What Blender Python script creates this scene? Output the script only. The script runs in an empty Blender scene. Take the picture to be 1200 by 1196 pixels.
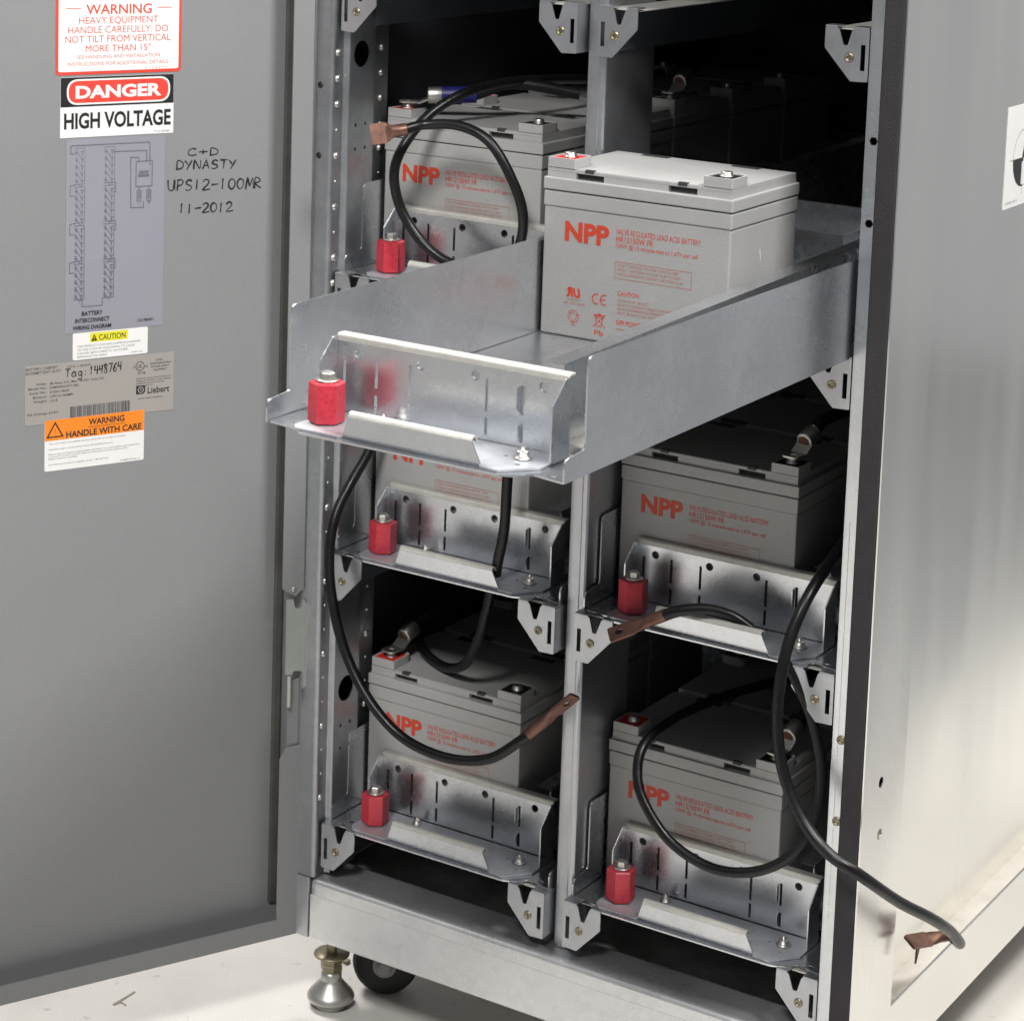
import bpy, bmesh, math, random
from mathutils import Vector, Matrix
from mathutils.geometry import tessellate_polygon
random.seed(7)
S = bpy.context.scene
COL = S.collection
PI = math.pi
rad = math.radians
ZF = 1.137                                   # height of the top bracket row above the floor
PITCH = 0.3116                               # height of one shelf row
COLW = 0.312                                 # width of one battery column

# ------------------------------------------------------------------ camera
cam = bpy.data.objects.new("camera", bpy.data.cameras.new("camera"))
COL.objects.link(cam)
cam.data.sensor_width = 36.0
cam.data.lens = 2818.66 / 1200 * 36
cam.data.shift_x = (600 - 538.774) / 1200
cam.data.shift_y = (150.978 - 598) / 1200
cam.data.clip_start = 0.05
cam.data.clip_end = 100
cam.data.dof.use_dof = True
cam.data.dof.focus_distance = 2.25
cam.data.dof.aperture_fstop = 18
_r = Vector((0.8381122, 0.54461228, 0.03107093))
_u = -Vector((0.10188516, -0.10032743, -0.98972411))
_b = -Vector((-0.53589864, 0.83266552, -0.13957355))
_m = Matrix.Identity(4)
for i in range(3):
    _m[i][0], _m[i][1], _m[i][2] = _r[i], _u[i], _b[i]
    _m[i][3] = (1.46340083, -2.06519393, 0.23539888 + ZF)[i]
cam.matrix_world = _m
S.camera = cam

# ------------------------------------------------------------------ light
W = bpy.data.worlds.new("World")
S.world = W
W.use_nodes = True
bg = W.node_tree.nodes["Background"]
# world light dim in front, brightness added behind for the side panel to reflect
_n, _l = W.node_tree.nodes, W.node_tree.links
_tc = _n.new("ShaderNodeTexCoord")
_sp = _n.new("ShaderNodeSeparateXYZ")
_l.new(_tc.outputs["Generated"], _sp.inputs[0])
_mr = _n.new("ShaderNodeMapRange")
_mr.inputs["From Min"].default_value = -0.1
_mr.inputs["From Max"].default_value = 0.7
_mr.inputs["To Min"].default_value = 0.165
_mr.inputs["To Max"].default_value = 0.34
_l.new(_sp.outputs[1], _mr.inputs["Value"])
_l.new(_mr.outputs[0], bg.inputs[1])
bg.inputs[0].default_value = (0.96, 0.98, 1.0, 1)


def lamp(name, loc, target, sx, sy, power, color):
    d = bpy.data.lights.new(name, "AREA")
    d.shape = "RECTANGLE"
    d.size, d.size_y, d.energy, d.color = sx, sy, power, color
    o = bpy.data.objects.new(name, d)
    COL.objects.link(o)
    o.location = loc
    o.rotation_euler = (Vector(target) - Vector(loc)).to_track_quat("-Z", "Y").to_euler()
    return o


lamp("unseen_overhead_lamp", (0.90, -2.30, 3.00), (0.3, -0.2, 0.7), 0.6, 0.6, 65, (1.0, 0.985, 0.965))
lamp("unseen_overhead_lamp", (1.75, -0.35, 2.75), (0.2, -0.2, 0.7), 0.55, 0.4, 53, (1.0, 0.985, 0.965))
lamp("unseen_overhead_lamp", (-1.8, 0.5, 3.4), (-0.7, 0.2, 0.0), 0.8, 1.2, 108, (1.0, 0.975, 0.94))  # added lamp, brightens the floor beyond the door
lamp("unseen_overhead_lamp", (2.2, 2.4, 3.7), (1.6, 2.0, 0.0), 1.2, 1.2, 78, (1.0, 0.945, 0.85))  # added lamp, brightens the floor that the side panel mirrors

S.view_settings.view_transform = "Standard"
S.view_settings.look = "None"
S.view_settings.exposure = 0.2
S.view_settings.gamma = 1
S.render.engine = "CYCLES"
S.cycles.use_denoising = True
S.cycles.max_bounces = 8
S.cycles.caustics_reflective = False
S.cycles.caustics_refractive = False


# ------------------------------------------------------------------ materials
def mat(name, color, rough=0.5, metal=0.0, var=0.0, vscale=6.0, rvar=0.0, bump=0.0, bscale=300.0,
        stretch=(1, 1, 1), spangle=0.0, spec=0.5, fleck=0.0, scratch=0.0, grain=0.0, detail=6):
    m = bpy.data.materials.new(name)
    m.use_nodes = True
    nt = m.node_tree
    N, L = nt.nodes, nt.links
    p = N["Principled BSDF"]
    p.inputs["Base Color"].default_value = (*color, 1)
    p.inputs["Roughness"].default_value = rough
    p.inputs["Metallic"].default_value = metal
    p.inputs["Specular IOR Level"].default_value = spec
    geo = N.new("ShaderNodeNewGeometry")
    mp = N.new("ShaderNodeMapping")
    mp.inputs["Scale"].default_value = stretch
    L.new(geo.outputs["Position"], mp.inputs["Vector"])
    if var or rvar:
        nz = N.new("ShaderNodeTexNoise")
        nz.inputs["Scale"].default_value = vscale
        nz.inputs["Detail"].default_value = detail
        nz.inputs["Roughness"].default_value = 0.62
        L.new(mp.outputs[0], nz.inputs["Vector"])
        fac = nz.outputs["Fac"]
    if var:
        rp = N.new("ShaderNodeMapRange")
        rp.inputs["From Min"].default_value = 0.3
        rp.inputs["From Max"].default_value = 0.7
        rp.inputs["To Min"].default_value = 1 - var
        rp.inputs["To Max"].default_value = 1 + var
        L.new(fac, rp.inputs["Value"])
        val = rp.outputs[0]
        if spangle:
            vo = N.new("ShaderNodeTexVoronoi")
            vo.inputs["Scale"].default_value = 120
            L.new(geo.outputs["Position"], vo.inputs["Vector"])
            sr = N.new("ShaderNodeMapRange")
            sr.inputs["To Min"].default_value = 1 - spangle
            sr.inputs["To Max"].default_value = 1 + spangle
            sx = N.new("ShaderNodeSeparateColor")
            L.new(vo.outputs["Color"], sx.inputs[0])
            L.new(sx.outputs[0], sr.inputs["Value"])
            mu = N.new("ShaderNodeMath")
            mu.operation = "MULTIPLY"
            L.new(val, mu.inputs[0])
            L.new(sr.outputs[0], mu.inputs[1])
            val = mu.outputs[0]
        if fleck:
            fn = N.new("ShaderNodeTexNoise")
            fn.inputs["Scale"].default_value = 38
            fn.inputs["Detail"].default_value = 3
            L.new(geo.outputs["Position"], fn.inputs["Vector"])
            fr = N.new("ShaderNodeMapRange")
            fr.inputs["From Min"].default_value = 0.66
            fr.inputs["From Max"].default_value = 0.74
            fr.inputs["To Min"].default_value = 1
            fr.inputs["To Max"].default_value = 1 - fleck
            L.new(fn.outputs["Fac"], fr.inputs["Value"])
            mu2 = N.new("ShaderNodeMath")
            mu2.operation = "MULTIPLY"
            L.new(val, mu2.inputs[0])
            L.new(fr.outputs[0], mu2.inputs[1])
            val = mu2.outputs[0]
        if grain:
            gn = N.new("ShaderNodeTexNoise")
            gn.inputs["Scale"].default_value = 620
            gn.inputs["Detail"].default_value = 1
            L.new(geo.outputs["Position"], gn.inputs["Vector"])
            gr = N.new("ShaderNodeMapRange")
            gr.inputs["From Min"].default_value = 0.25
            gr.inputs["From Max"].default_value = 0.75
            gr.inputs["To Min"].default_value = 1 - grain
            gr.inputs["To Max"].default_value = 1 + grain
            L.new(gn.outputs["Fac"], gr.inputs["Value"])
            gm = N.new("ShaderNodeMath")
            gm.operation = "MULTIPLY"
            L.new(val, gm.inputs[0])
            L.new(gr.outputs[0], gm.inputs[1])
            val = gm.outputs[0]
        mx = N.new("ShaderNodeMix")
        mx.data_type = "RGBA"
        mx.blend_type = "MULTIPLY"
        mx.inputs["Factor"].default_value = 1
        mx.inputs["A"].default_value = (*color, 1)
        L.new(val, mx.inputs["B"])
        L.new(mx.outputs["Result"], p.inputs["Base Color"])
    if scratch:
        ms = N.new("ShaderNodeMapping")
        ms.inputs["Scale"].default_value = (70, 70, 5)
        ms.inputs["Rotation"].default_value = (0.25, 0.15, 0)
        L.new(geo.outputs["Position"], ms.inputs["Vector"])
        sn = N.new("ShaderNodeTexNoise")
        sn.inputs["Scale"].default_value = 2.2
        sn.inputs["Detail"].default_value = 5
        L.new(ms.outputs[0], sn.inputs["Vector"])
        sm = N.new("ShaderNodeMapRange")
        sm.inputs["From Min"].default_value = 0.6
        sm.inputs["From Max"].default_value = 0.78
        sm.inputs["To Min"].default_value = 0
        sm.inputs["To Max"].default_value = scratch
        L.new(sn.outputs["Fac"], sm.inputs["Value"])
        sa = N.new("ShaderNodeMath")
        sa.operation = "ADD"
        L.new(sm.outputs[0], sa.inputs[0])
        rough_extra = sa
    else:
        rough_extra = None
    if rvar:
        rr = N.new("ShaderNodeMapRange")
        rr.inputs["From Min"].default_value = 0.3
        rr.inputs["From Max"].default_value = 0.7
        rr.inputs["To Min"].default_value = max(0.03, rough - rvar)
        rr.inputs["To Max"].default_value = rough + rvar
        L.new(fac, rr.inputs["Value"])
        src = rr.outputs[0]
        if spangle:
            ra = N.new("ShaderNodeMath")
            ra.operation = "MULTIPLY_ADD"
            ra.inputs[1].default_value = 0.025
            L.new(sx.outputs[1], ra.inputs[0])
            L.new(src, ra.inputs[2])
            src = ra.outputs[0]
        if rough_extra:
            L.new(src, rough_extra.inputs[1])
            src = rough_extra.outputs[0]
        L.new(src, p.inputs["Roughness"])
    if bump:
        bn = N.new("ShaderNodeTexNoise")
        bn.inputs["Scale"].default_value = bscale
        bn.inputs["Detail"].default_value = 2
        L.new(mp.outputs[0], bn.inputs["Vector"])
        bp = N.new("ShaderNodeBump")
        bp.inputs["Strength"].default_value = bump
        bp.inputs["Distance"].default_value = 0.002
        L.new(bn.outputs["Fac"], bp.inputs["Height"])
        L.new(bp.outputs[0], p.inputs["Normal"])
    return m


M = {}
M["zinc"] = mat("galvanised_steel", (0.68, 0.70, 0.73), 0.26, 0.95, 0.05, 9, 0.03, 0.0, 90, spangle=0.025, detail=3)
M["zinc_dull"] = mat("dull_galvanised_steel", (0.49, 0.505, 0.53), 0.33, 0.88, 0.10, 14, 0.06, 0.0, 120, spangle=0.03)
M["zinc_post"] = mat("riveted_post_steel", (0.40, 0.42, 0.44), 0.38, 0.95, 0.12, 9, 0.08, spangle=0.05)
M["zinc_dark"] = mat("aged_steel", (0.20, 0.22, 0.25), 0.5, 0.8, 0.15, 10, 0.08)
M["zinc_warm"] = mat("cream_sheen_steel", (0.66, 0.65, 0.60), 0.55, 0.55, 0.10, 60, 0.05, stretch=(1, 6, 1))  # cream reflections on bends and flanges put into the colour
M["zinc_flat"] = mat("dusty_galvanised_steel", (0.55, 0.57, 0.61), 0.42, 0.6, 0.12, 14, 0.1, 0.0, 120, spangle=0.035)
M["panel"] = mat("brushed_steel_panel", (0.82, 0.815, 0.785), 0.22, 0.96, 0.05, 3.0, 0.08, 0.0, 60, stretch=(1, 3, 0.45), detail=1.5)
M["rail"] = mat("bright_galvanised_rail", (0.74, 0.75, 0.76), 0.30, 0.8, 0.08, 7, 0.10, 0.0, 90, spangle=0.03)
M["ledge"] = mat("dusty_lit_ledge_steel", (0.72, 0.68, 0.61), 0.5, 0.25, 0.08, 30, 0.05)  # dusty steel, with the light falling on the ledge put into its colour
M["paint"] = mat("grey_door_paint", (0.240, 0.243, 0.248), 0.42, 0.0, 0.035, 3, 0.06, 0.12, 900, grain=0.06)
M["door_seal"] = mat("dark_door_seal", (0.07, 0.068, 0.062), 0.8, 0, 0.2, 30)
M["case"] = mat("grey_battery_plastic", (0.405, 0.402, 0.395), 0.5, 0.0, 0.05, 14, 0.06, 0.08, 700, grain=0.05)
M["case_dark"] = mat("shadow_gap_plastic", (0.04, 0.04, 0.04), 0.7)
M["red"] = mat("red_terminal_plastic", (0.75, 0.03, 0.02), 0.4)
M["standoff"] = mat("red_polyester", (0.57, 0.038, 0.062), 0.34, 0, 0.20, 220, 0.08, 0.1, 400)
M["black"] = mat("black_plastic", (0.012, 0.012, 0.012), 0.4)
M["rubber"] = mat("black_cable_rubber", (0.007, 0.007, 0.008), 0.33, 0, 0.3, 30, 0.08, 0.08, 200, spec=0.35)
M["gasket"] = mat("black_foam_gasket", (0.022, 0.02, 0.022), 0.8, 0, 0.15, 40, 0, 0.3, 500)
M["copper"] = mat("copper", (0.20, 0.105, 0.08), 0.45, 0.75, 0.35, 60, 0.08)
M["copper_shaded"] = mat("shaded_copper", (0.13, 0.07, 0.05), 0.45, 0.75, 0.35, 60, 0.08)  # same copper, shadow on the side-ledge lug put into the colour
M["bolt"] = mat("zinc_plated_bolt", (0.56, 0.55, 0.52), 0.40, 1.0)
M["brass"] = mat("yellow_zinc", (0.33, 0.29, 0.20), 0.40, 1.0, 0.2, 80)
M["hinge"] = mat("greenish_zinc_hinge", (0.47, 0.50, 0.47), 0.5, 0.6, 0.08, 20)
M["white"] = mat("white_label", (0.78, 0.77, 0.76), 0.45, 0, 0.02, 20)
M["labelred"] = mat("label_red", (0.70, 0.06, 0.04), 0.45)
M["inkred"] = mat("red_ink", (0.60, 0.07, 0.04), 0.5)
M["print_red"] = mat("battery_red_print", (0.62, 0.065, 0.03), 0.5)
M["print_pale"] = mat("battery_fine_red_print", (0.50, 0.17, 0.12), 0.5)
M["ink"] = mat("black_ink", (0.015, 0.015, 0.017), 0.45)
M["ink_soft"] = mat("fine_black_print", (0.06, 0.06, 0.065), 0.5)
M["film"] = mat("lilac_tinted_film", (0.275, 0.27, 0.31), 0.40, 0, 0.03, 8)
M["dia"] = mat("diagram_ink", (0.13, 0.125, 0.17), 0.5)
M["silver"] = mat("taupe_rating_label", (0.33, 0.31, 0.285), 0.42, 0, 0.03, 12)
M["orange"] = mat("orange_label", (0.85, 0.24, 0.02), 0.45)
M["yellow"] = mat("yellow_label", (0.72, 0.66, 0.04), 0.45)
M["blue"] = mat("blue_insulation", (0.012, 0.012, 0.13), 0.4)
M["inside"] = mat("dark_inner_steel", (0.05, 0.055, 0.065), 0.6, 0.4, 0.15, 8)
M["wheel"] = mat("black_wheel_rubber", (0.018, 0.018, 0.018), 0.6)
M["hub"] = mat("hub_plastic", (0.30, 0.30, 0.29), 0.5)
M["floor"] = mat("sealed_concrete_floor", (0.72, 0.695, 0.655), 0.45, 0, 0.10, 4, 0.08, 0.08, 60, fleck=0.34, grain=0.10)
M["pan"] = mat("dusty_pan_steel", (0.62, 0.61, 0.59), 0.38, 0.25, 0.35, 22, 0.12)
M["added_dark_floor"] = mat("added_floor_grey", (0.20, 0.21, 0.225), 0.5, 0, 0.08, 3, 0.08)
M["scuff"] = mat("brown_scuff", (0.30, 0.25, 0.19), 0.8)


# ------------------------------------------------------------------ mesh helper
def glyph_cache():
    cache = {}

    def get(txt, bold):
        k = (txt, bold)
        if k in cache:
            return cache[k]
        c = bpy.data.curves.new("t", "FONT")
        c.body = txt
        c.size = 1
        c.resolution_u = 3
        c.offset = bold
        o = bpy.data.objects.new("t", c)
        COL.objects.link(o)
        dg = bpy.context.evaluated_depsgraph_get()
        me = o.evaluated_get(dg).to_mesh()
        vs = [(v.co.x, v.co.y) for v in me.vertices]
        fs = [tuple(f.vertices) for f in me.polygons]
        o.evaluated_get(dg).to_mesh_clear()
        bpy.data.objects.remove(o)
        bpy.data.curves.remove(c)
        cache[k] = (vs, fs)
        return cache[k]
    return get


GLYPH = glyph_cache()
CAP = 0.72


def fillet(poly, rs, n=4):
    out = []
    k = len(poly)
    for i in range(k):
        r = rs[i] if isinstance(rs, (list, tuple)) else rs
        p, a, b = Vector(poly[i]), Vector(poly[i - 1]), Vector(poly[(i + 1) % k])
        if r <= 0:
            out.append(tuple(p))
            continue
        u, w = (a - p).normalized(), (b - p).normalized()
        ang = math.acos(max(-1, min(1, u.dot(w))))
        t = min(r / math.tan(ang / 2), 0.48 * (a - p).length, 0.48 * (b - p).length)
        p0, p1 = p + u * t, p + w * t
        for j in range(n + 1):
            s = j / n
            out.append(tuple(p0 * (1 - s) ** 2 + p * 2 * s * (1 - s) + p1 * s * s))
    return out


def circle(cx, cy, r, n=14, ry=None):
    ry = r if ry is None else ry
    return [(cx + r * math.cos(2 * PI * i / n), cy + ry * math.sin(2 * PI * i / n)) for i in range(n)]


def rect(x0, y0, x1, y1):
    return [(x0, y0), (x1, y0), (x1, y1), (x0, y1)]


def smooth_path(pts, per=7):
    P = [Vector(p) for p in pts]
    P = [P[0] * 2 - P[1]] + P + [P[-1] * 2 - P[-2]]
    out = []
    for i in range(1, len(P) - 2):
        a, b, c, d = P[i - 1:i + 3]
        for j in range(per):
            t = j / per
            out.append(0.5 * ((2 * b) + (c - a) * t + (2 * a - 5 * b + 4 * c - d) * t * t + (3 * b - a - 3 * c + d) * t ** 3))
    out.append(P[-2])
    return out


class MB:
    def __init__(self, off=(0, 0, 0)):
        self.v, self.f, self.m, self.s = [], [], [], []
        self.off = Vector(off)
        self.lift = 0

    def add(self, vs, fs, m, smooth=False):
        b = len(self.v)
        self.v += [Vector(p) for p in vs]
        for q in fs:
            self.f.append([b + i for i in q])
            self.m.append(m)
            self.s.append(smooth)
        return self

    def box(self, x0, x1, y0, y1, z0, z1, m, r=0, seg=2):
        bm = bmesh.new()
        vs = [bm.verts.new(p) for p in [(x0, y0, z0), (x1, y0, z0), (x1, y1, z0), (x0, y1, z0),
                                        (x0, y0, z1), (x1, y0, z1), (x1, y1, z1), (x0, y1, z1)]]
        for q in [(3, 2, 1, 0), (4, 5, 6, 7), (0, 1, 5, 4), (1, 2, 6, 5), (2, 3, 7, 6), (3, 0, 4, 7)]:
            bm.faces.new([vs[i] for i in q])
        if r:
            bmesh.ops.bevel(bm, geom=bm.edges[:], offset=r, segments=seg, profile=0.6, affect="EDGES")
        bm.verts.index_update()
        self.add([v.co.copy() for v in bm.verts], [[v.index for v in f.verts] for f in bm.faces], m)
        bm.free()
        return self

    def plate(self, outer, holes, o, ax, ay, t, m, mback=None):
        """flat sheet: loops in (ax, ay) about o; front looks along ax x ay, thickness t goes the other way"""
        o, ax, ay = Vector(o), Vector(ax), Vector(ay)
        n = ax.cross(ay).normalized()
        loops = [list(outer)] + [list(h) for h in holes]

        def area(l):
            return sum(l[i - 1][0] * l[i][1] - l[i][0] * l[i - 1][1] for i in range(len(l)))
        loops = [l if (area(l) > 0) == (i == 0) else l[::-1] for i, l in enumerate(loops)]
        tri = tessellate_polygon([[Vector((p[0], p[1], 0)) for p in l] for l in loops])
        flat = [p for l in loops for p in l]
        k = len(flat)
        front = [o + ax * p[0] + ay * p[1] for p in flat]
        vs = front + ([p - n * t for p in front] if t else [])
        fs = []
        for a, b, c in tri:
            A, B, Cc = flat[a], flat[b], flat[c]
            cr = (B[0] - A[0]) * (Cc[1] - A[1]) - (B[1] - A[1]) * (Cc[0] - A[0])
            if abs(cr) < 1e-14:
                continue
            q = (a, b, c) if cr > 0 else (a, c, b)
            fs.append(q)
            if t:
                fs.append((q[2] + k, q[1] + k, q[0] + k))
        if t:
            s = 0
            for l in loops:
                for i in range(len(l)):
                    a, b = s + i, s + (i + 1) % len(l)
                    fs.append((a, a + k, b + k, b))
                s += len(l)
        return self.add(vs, fs, m)

    def sheet(self, line, t, o, ax, ay, direction, length, m, smooth=True):
        """bent sheet: open polyline in (ax, ay) given thickness t, swept along direction"""
        o, ax, ay, dr = Vector(o), Vector(ax), Vector(ay), Vector(direction).normalized()
        P = [Vector(p) for p in line]
        inner = []
        for i in range(len(P)):
            a, b = P[max(0, i - 1)], P[min(len(P) - 1, i + 1)]
            d = (b - a).normalized()
            inner.append(P[i] + Vector((-d.y, d.x)) * t)
        ring = P + inner[::-1]
        k = len(ring)
        vs = [o + ax * p.x + ay * p.y for p in ring]
        vs += [p + dr * length for p in vs]
        fs = [(i, (i + 1) % k, k + (i + 1) % k, k + i) for i in range(k)]
        h = k // 2
        for b in (0, k):
            for i in range(h - 1):
                q = (b + i, b + i + 1, b + k - 2 - i, b + k - 1 - i)
                fs.append(q if b else q[::-1])
        self.add(vs, fs, m, False)
        return self

    def lathe(self, prof, o, ax, m, n=16, smooth=True, rot=0):
        o, ax = Vector(o), Vector(ax).normalized()
        u = ax.orthogonal().normalized()
        if abs(ax.z) > 0.99:
            u = Vector((1, 0, 0))
        w = ax.cross(u)
        vs, fs = [], []
        for r, h in prof:
            for i in range(n):
                a = 2 * PI * i / n + rot
                vs.append(o + ax * h + (u * math.cos(a) + w * math.sin(a)) * r)
        for j in range(len(prof) - 1):
            for i in range(n):
                fs.append((j * n + i, j * n + (i + 1) % n, (j + 1) * n + (i + 1) % n, (j + 1) * n + i))
        self.add(vs, fs, m, smooth)
        b = len(prof) - 1
        self.add([vs[i] for i in range(n)], [tuple(range(n))[::-1]], m)
        self.add([vs[b * n + i] for i in range(n)], [tuple(range(n))], m)
        return self

    def tube(self, pts, r, m, n=12, caps=True, flat=None):
        P = [Vector(p) for p in pts]
        vs, fs = [], []
        prev = None
        for i, p in enumerate(P):
            d = (P[min(i + 1, len(P) - 1)] - P[max(i - 1, 0)]).normalized()
            if prev is None:
                u = d.orthogonal().normalized()
            else:
                u = (prev - d * prev.dot(d)).normalized()
            prev = u
            w = d.cross(u)
            rr = r(i / (len(P) - 1)) if callable(r) else r
            for k in range(n):
                a = 2 * PI * k / n
                vs.append(p + (u * math.cos(a) + w * math.sin(a)) * rr)
        for j in range(len(P) - 1):
            for i in range(n):
                fs.append((j * n + i, j * n + (i + 1) % n, (j + 1) * n + (i + 1) % n, (j + 1) * n + i))
        self.add(vs, fs, m, True)
        if caps:
            self.add(vs[:n], [tuple(range(n))[::-1]], m)
            self.add(vs[-n:], [tuple(range(n))], m)
        return self

    # flat ink in a frame (o, ax, ay); every call is lifted a hair more than the last, so nothing is coplanar
    def frame(self, o, ax, ay, base=0.0003):
        self.o, self.ax, self.ay = Vector(o), Vector(ax).normalized(), Vector(ay).normalized()
        self.n = self.ax.cross(self.ay).normalized()
        self.base = base
        return self

    def _p(self, x, y):
        return self.o + self.ax * x + self.ay * y + self.n * (self.base + self.lift)

    def text(self, t, x0, x1, y, cap, m, bold=0.0, align="fit", slant=0.0, mirror=False):
        vs, fs = GLYPH(t, bold)
        if not vs:
            return self
        a, b = min(v[0] for v in vs), max(v[0] for v in vs)
        k = cap / CAP
        if align == "fit":
            kx = (x1 - x0) / (b - a)
        else:
            kx = k
        w = (b - a) * kx
        X = x0 if align in ("fit", "left") else (x0 + x1) / 2 - w / 2
        self.lift += 2e-6
        pts = []
        for v in vs:
            px = (v[0] - a) * kx
            if mirror:
                px = w - px
            pts.append(self._p(X + px + slant * v[1] * k, y + v[1] * k))
        return self.add(pts, [f[::-1] for f in fs] if mirror else fs, m)

    def fill(self, poly, m, holes=()):
        self.lift += 2e-6
        return self.plate(poly, list(holes), self._p(0, 0), self.ax, self.ay, 0, m)

    def stroke(self, pts, w, m, closed=False):
        P = [Vector(p) for p in pts]
        k = len(P)
        L, R = [], []
        for i in range(k):
            a = P[i - 1] if (i or closed) else P[i]
            b = P[(i + 1) % k] if (i < k - 1 or closed) else P[i]
            d1 = (P[i] - a).normalized() if (P[i] - a).length else (b - P[i]).normalized()
            d2 = (b - P[i]).normalized() if (b - P[i]).length else d1
            t = (d1 + d2)
            t = t.normalized() if t.length > 1e-6 else d1
            n = Vector((-t.y, t.x))
            c = max(0.5, abs(n.dot(Vector((-d1.y, d1.x)))))
            ww = w(i / max(1, k - 1)) if callable(w) else w
            L.append(P[i] + n * (ww / 2 / c))
            R.append(P[i] - n * (ww / 2 / c))
        self.lift += 2e-6
        vs = [self._p(p.x, p.y) for p in L + R]
        fs = [(i, k + i, k + (i + 1) % k, (i + 1) % k) for i in range(k if closed else k - 1)]
        return self.add(vs, fs, m)

    def build(self, name, parent=None, shade=False):
        me = bpy.data.meshes.new(name)
        me.from_pydata([p - self.off for p in self.v], [], self.f)
        names = []
        for m in self.m:
            if m not in names:
                names.append(m)
        for m in names:
            me.materials.append(M[m])
        for p, m, s in zip(me.polygons, self.m, self.s):
            p.material_index = names.index(m)
            p.use_smooth = s
        me.update()
        o = bpy.data.objects.new(name, me)
        COL.objects.link(o)
        if parent:
            o.parent = parent
        return o


def thing(name, loc, label, cat, group=None):
    o = bpy.data.objects.new(name, None)
    o.empty_display_size = 0.05
    COL.objects.link(o)
    o.location = loc
    tag(o, label, cat, group)
    return o


def tag(o, label, cat, group=None):
    o["label"], o["category"] = label, cat
    if group:
        o["group"] = group


KIDS = {}


def copy_tree(o, parent=None):
    c = o.copy()
    COL.objects.link(c)
    if parent:
        c.parent = parent
    for ch in KIDS_OF(o):
        copy_tree(ch, c)
    return c


def KIDS_OF(o):
    return [x for x in list(bpy.data.objects) if x.parent == o]


X3, Y3, Z3 = Vector((1, 0, 0)), Vector((0, 1, 0)), Vector((0, 0, 1))

# ------------------------------------------------------------------ floor
fl = MB()
fl.add([(-5, -5, 0), (1.02, -5, 0), (1.02, 3.6, 0), (-5, 3.6, 0)], [(0, 1, 2, 3)], "floor")
fo = fl.build("floor")
fo["kind"] = "structure"
fl = MB()
fl.add([(1.02, -5, 0), (4.5, -5, 0), (4.5, 3.6, 0), (1.02, 3.6, 0)], [(0, 1, 2, 3)], "added_dark_floor")  # added dark sheet, cuts the bright floor reflected in the side panel
fo = fl.build("added_dark_floor")
fo["kind"] = "structure"

# ------------------------------------------------------------------ cabinet
TOP = ZF + 0.16  # unseen cabinet top, set low to shade the rear batteries
CAB = thing("battery_cabinet", (0.29, 0.4, 0), "tall galvanised battery cabinet on levelling feet with its grey door swung open", "cabinet")
CO = (0.29, 0.4, 0)


def cab(name, mb, parent=CAB, label=None):
    mb.off = Vector(CO)
    o = mb.build(name, parent)
    if label:
        o["label"] = label
    return o


def z_(rel):
    return ZF + rel


# hinge-side post: front stile, riveted strip, raised crown with cable holes, second riveted strip
b = MB()
prof = fillet([(-0.0475, 0.02), (-0.0475, -0.008), (-0.0225, -0.008), (-0.0225, 0.0105), (-0.0155, 0.0125), (-0.0155, 0.0590),
               (-0.0225, 0.0650), (-0.0225, 0.0960), (-0.045, 0.0962)], [0, .002, .004, .002, .002, .003, .002, .003, 0], 4)
# the crown face is cut out and replaced by a plate with holes
b.sheet(fillet([(-0.0475, 0.03), (-0.0475, -0.008), (-0.0225, -0.008), (-0.0225, 0.0105), (-0.0160, 0.0125), (-0.0155, 0.0160)],
               [0, .002, .005, .002, .002, 0], 5), 0.0015, (0, 0, 0.169), X3, Y3, Z3, TOP - 0.169, "zinc_post")
b.sheet(fillet([(-0.0155, 0.0555), (-0.0160, 0.0600), (-0.0225, 0.0650), (-0.0225, 0.0960), (-0.045, 0.0962)],
               [0, .003, .002, .003, 0], 5), 0.0015, (0, 0, 0.169), X3, Y3, Z3, TOP - 0.169, "zinc_post")
for zr in (-0.0805, -0.1565):
    b.lathe([(0.0036, 0.0), (0.0036, 0.0003), (0.001, 0.0004)], (-0.0385, -0.0079, z_(zr)), -Y3, "black", 12)
holes = []
for zr in (-0.0486, -0.425, -0.7587):
    holes.append(circle(0.0345, z_(zr), 0.0145, 22))
for zr in (-0.125, -0.434, -0.80):
    for dy in (0.026, 0.044):
        for dz in (0, -0.026):
            holes.append(circle(dy, z_(zr + dz), 0.0021, 8))
b.plate(rect(0.016, 0.169, 0.0555, TOP), holes, (-0.0155, 0, 0), Y3, Z3, 0.0015, "zinc_post")
cab("post", b, label="riveted post on the hinge side of the cabinet")
POST_L = [o for o in COL.objects if o.name == "post"][0]
rb = MB()
rb.lathe([(0.0042, 0), (0.0040, 0.0012), (0.0028, 0.0024), (0.001, 0.0029)], (0, 0, 0), X3, "bolt", 12)
RIV = None
for yy in (0.0005, 0.0815):
    for k in range(31):
        zz = z_(-0.0455 - 0.0277 * k)
        if zz < 0.19:
            break
        small = k in (3, 5, 7) or k > 8 and k % 3 != 0
        if RIV is None:
            RIV = rb.build("rivet", POST_L)
            r_ = RIV
        else:
            r_ = RIV.copy()
            COL.objects.link(r_)
        r_.location = Vector((-0.0226, yy, zz)) - Vector(CO)
        s_ = 0.42 if small else 1
        r_.scale = (s_, s_, s_)

# stile beside the base rail, dark return behind it
b = MB()
b.box(-0.0475, -0.0290, -0.0085, 0.03, 0.097, 0.168, "zinc_dull", 0.001)
cab("stile_foot", b)
# centre post
b = MB()
b.box(0.2715, 0.2935, 0.018, 0.122, 0.168, TOP, "zinc_dull", 0.0045, 3)
b.box(0.2770, 0.2870, 0.0172, 0.02, 0.168, TOP - 0.01, "zinc_dull", 0.0006, 1)
cab("post", b, label="narrow post between the two battery columns")
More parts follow.
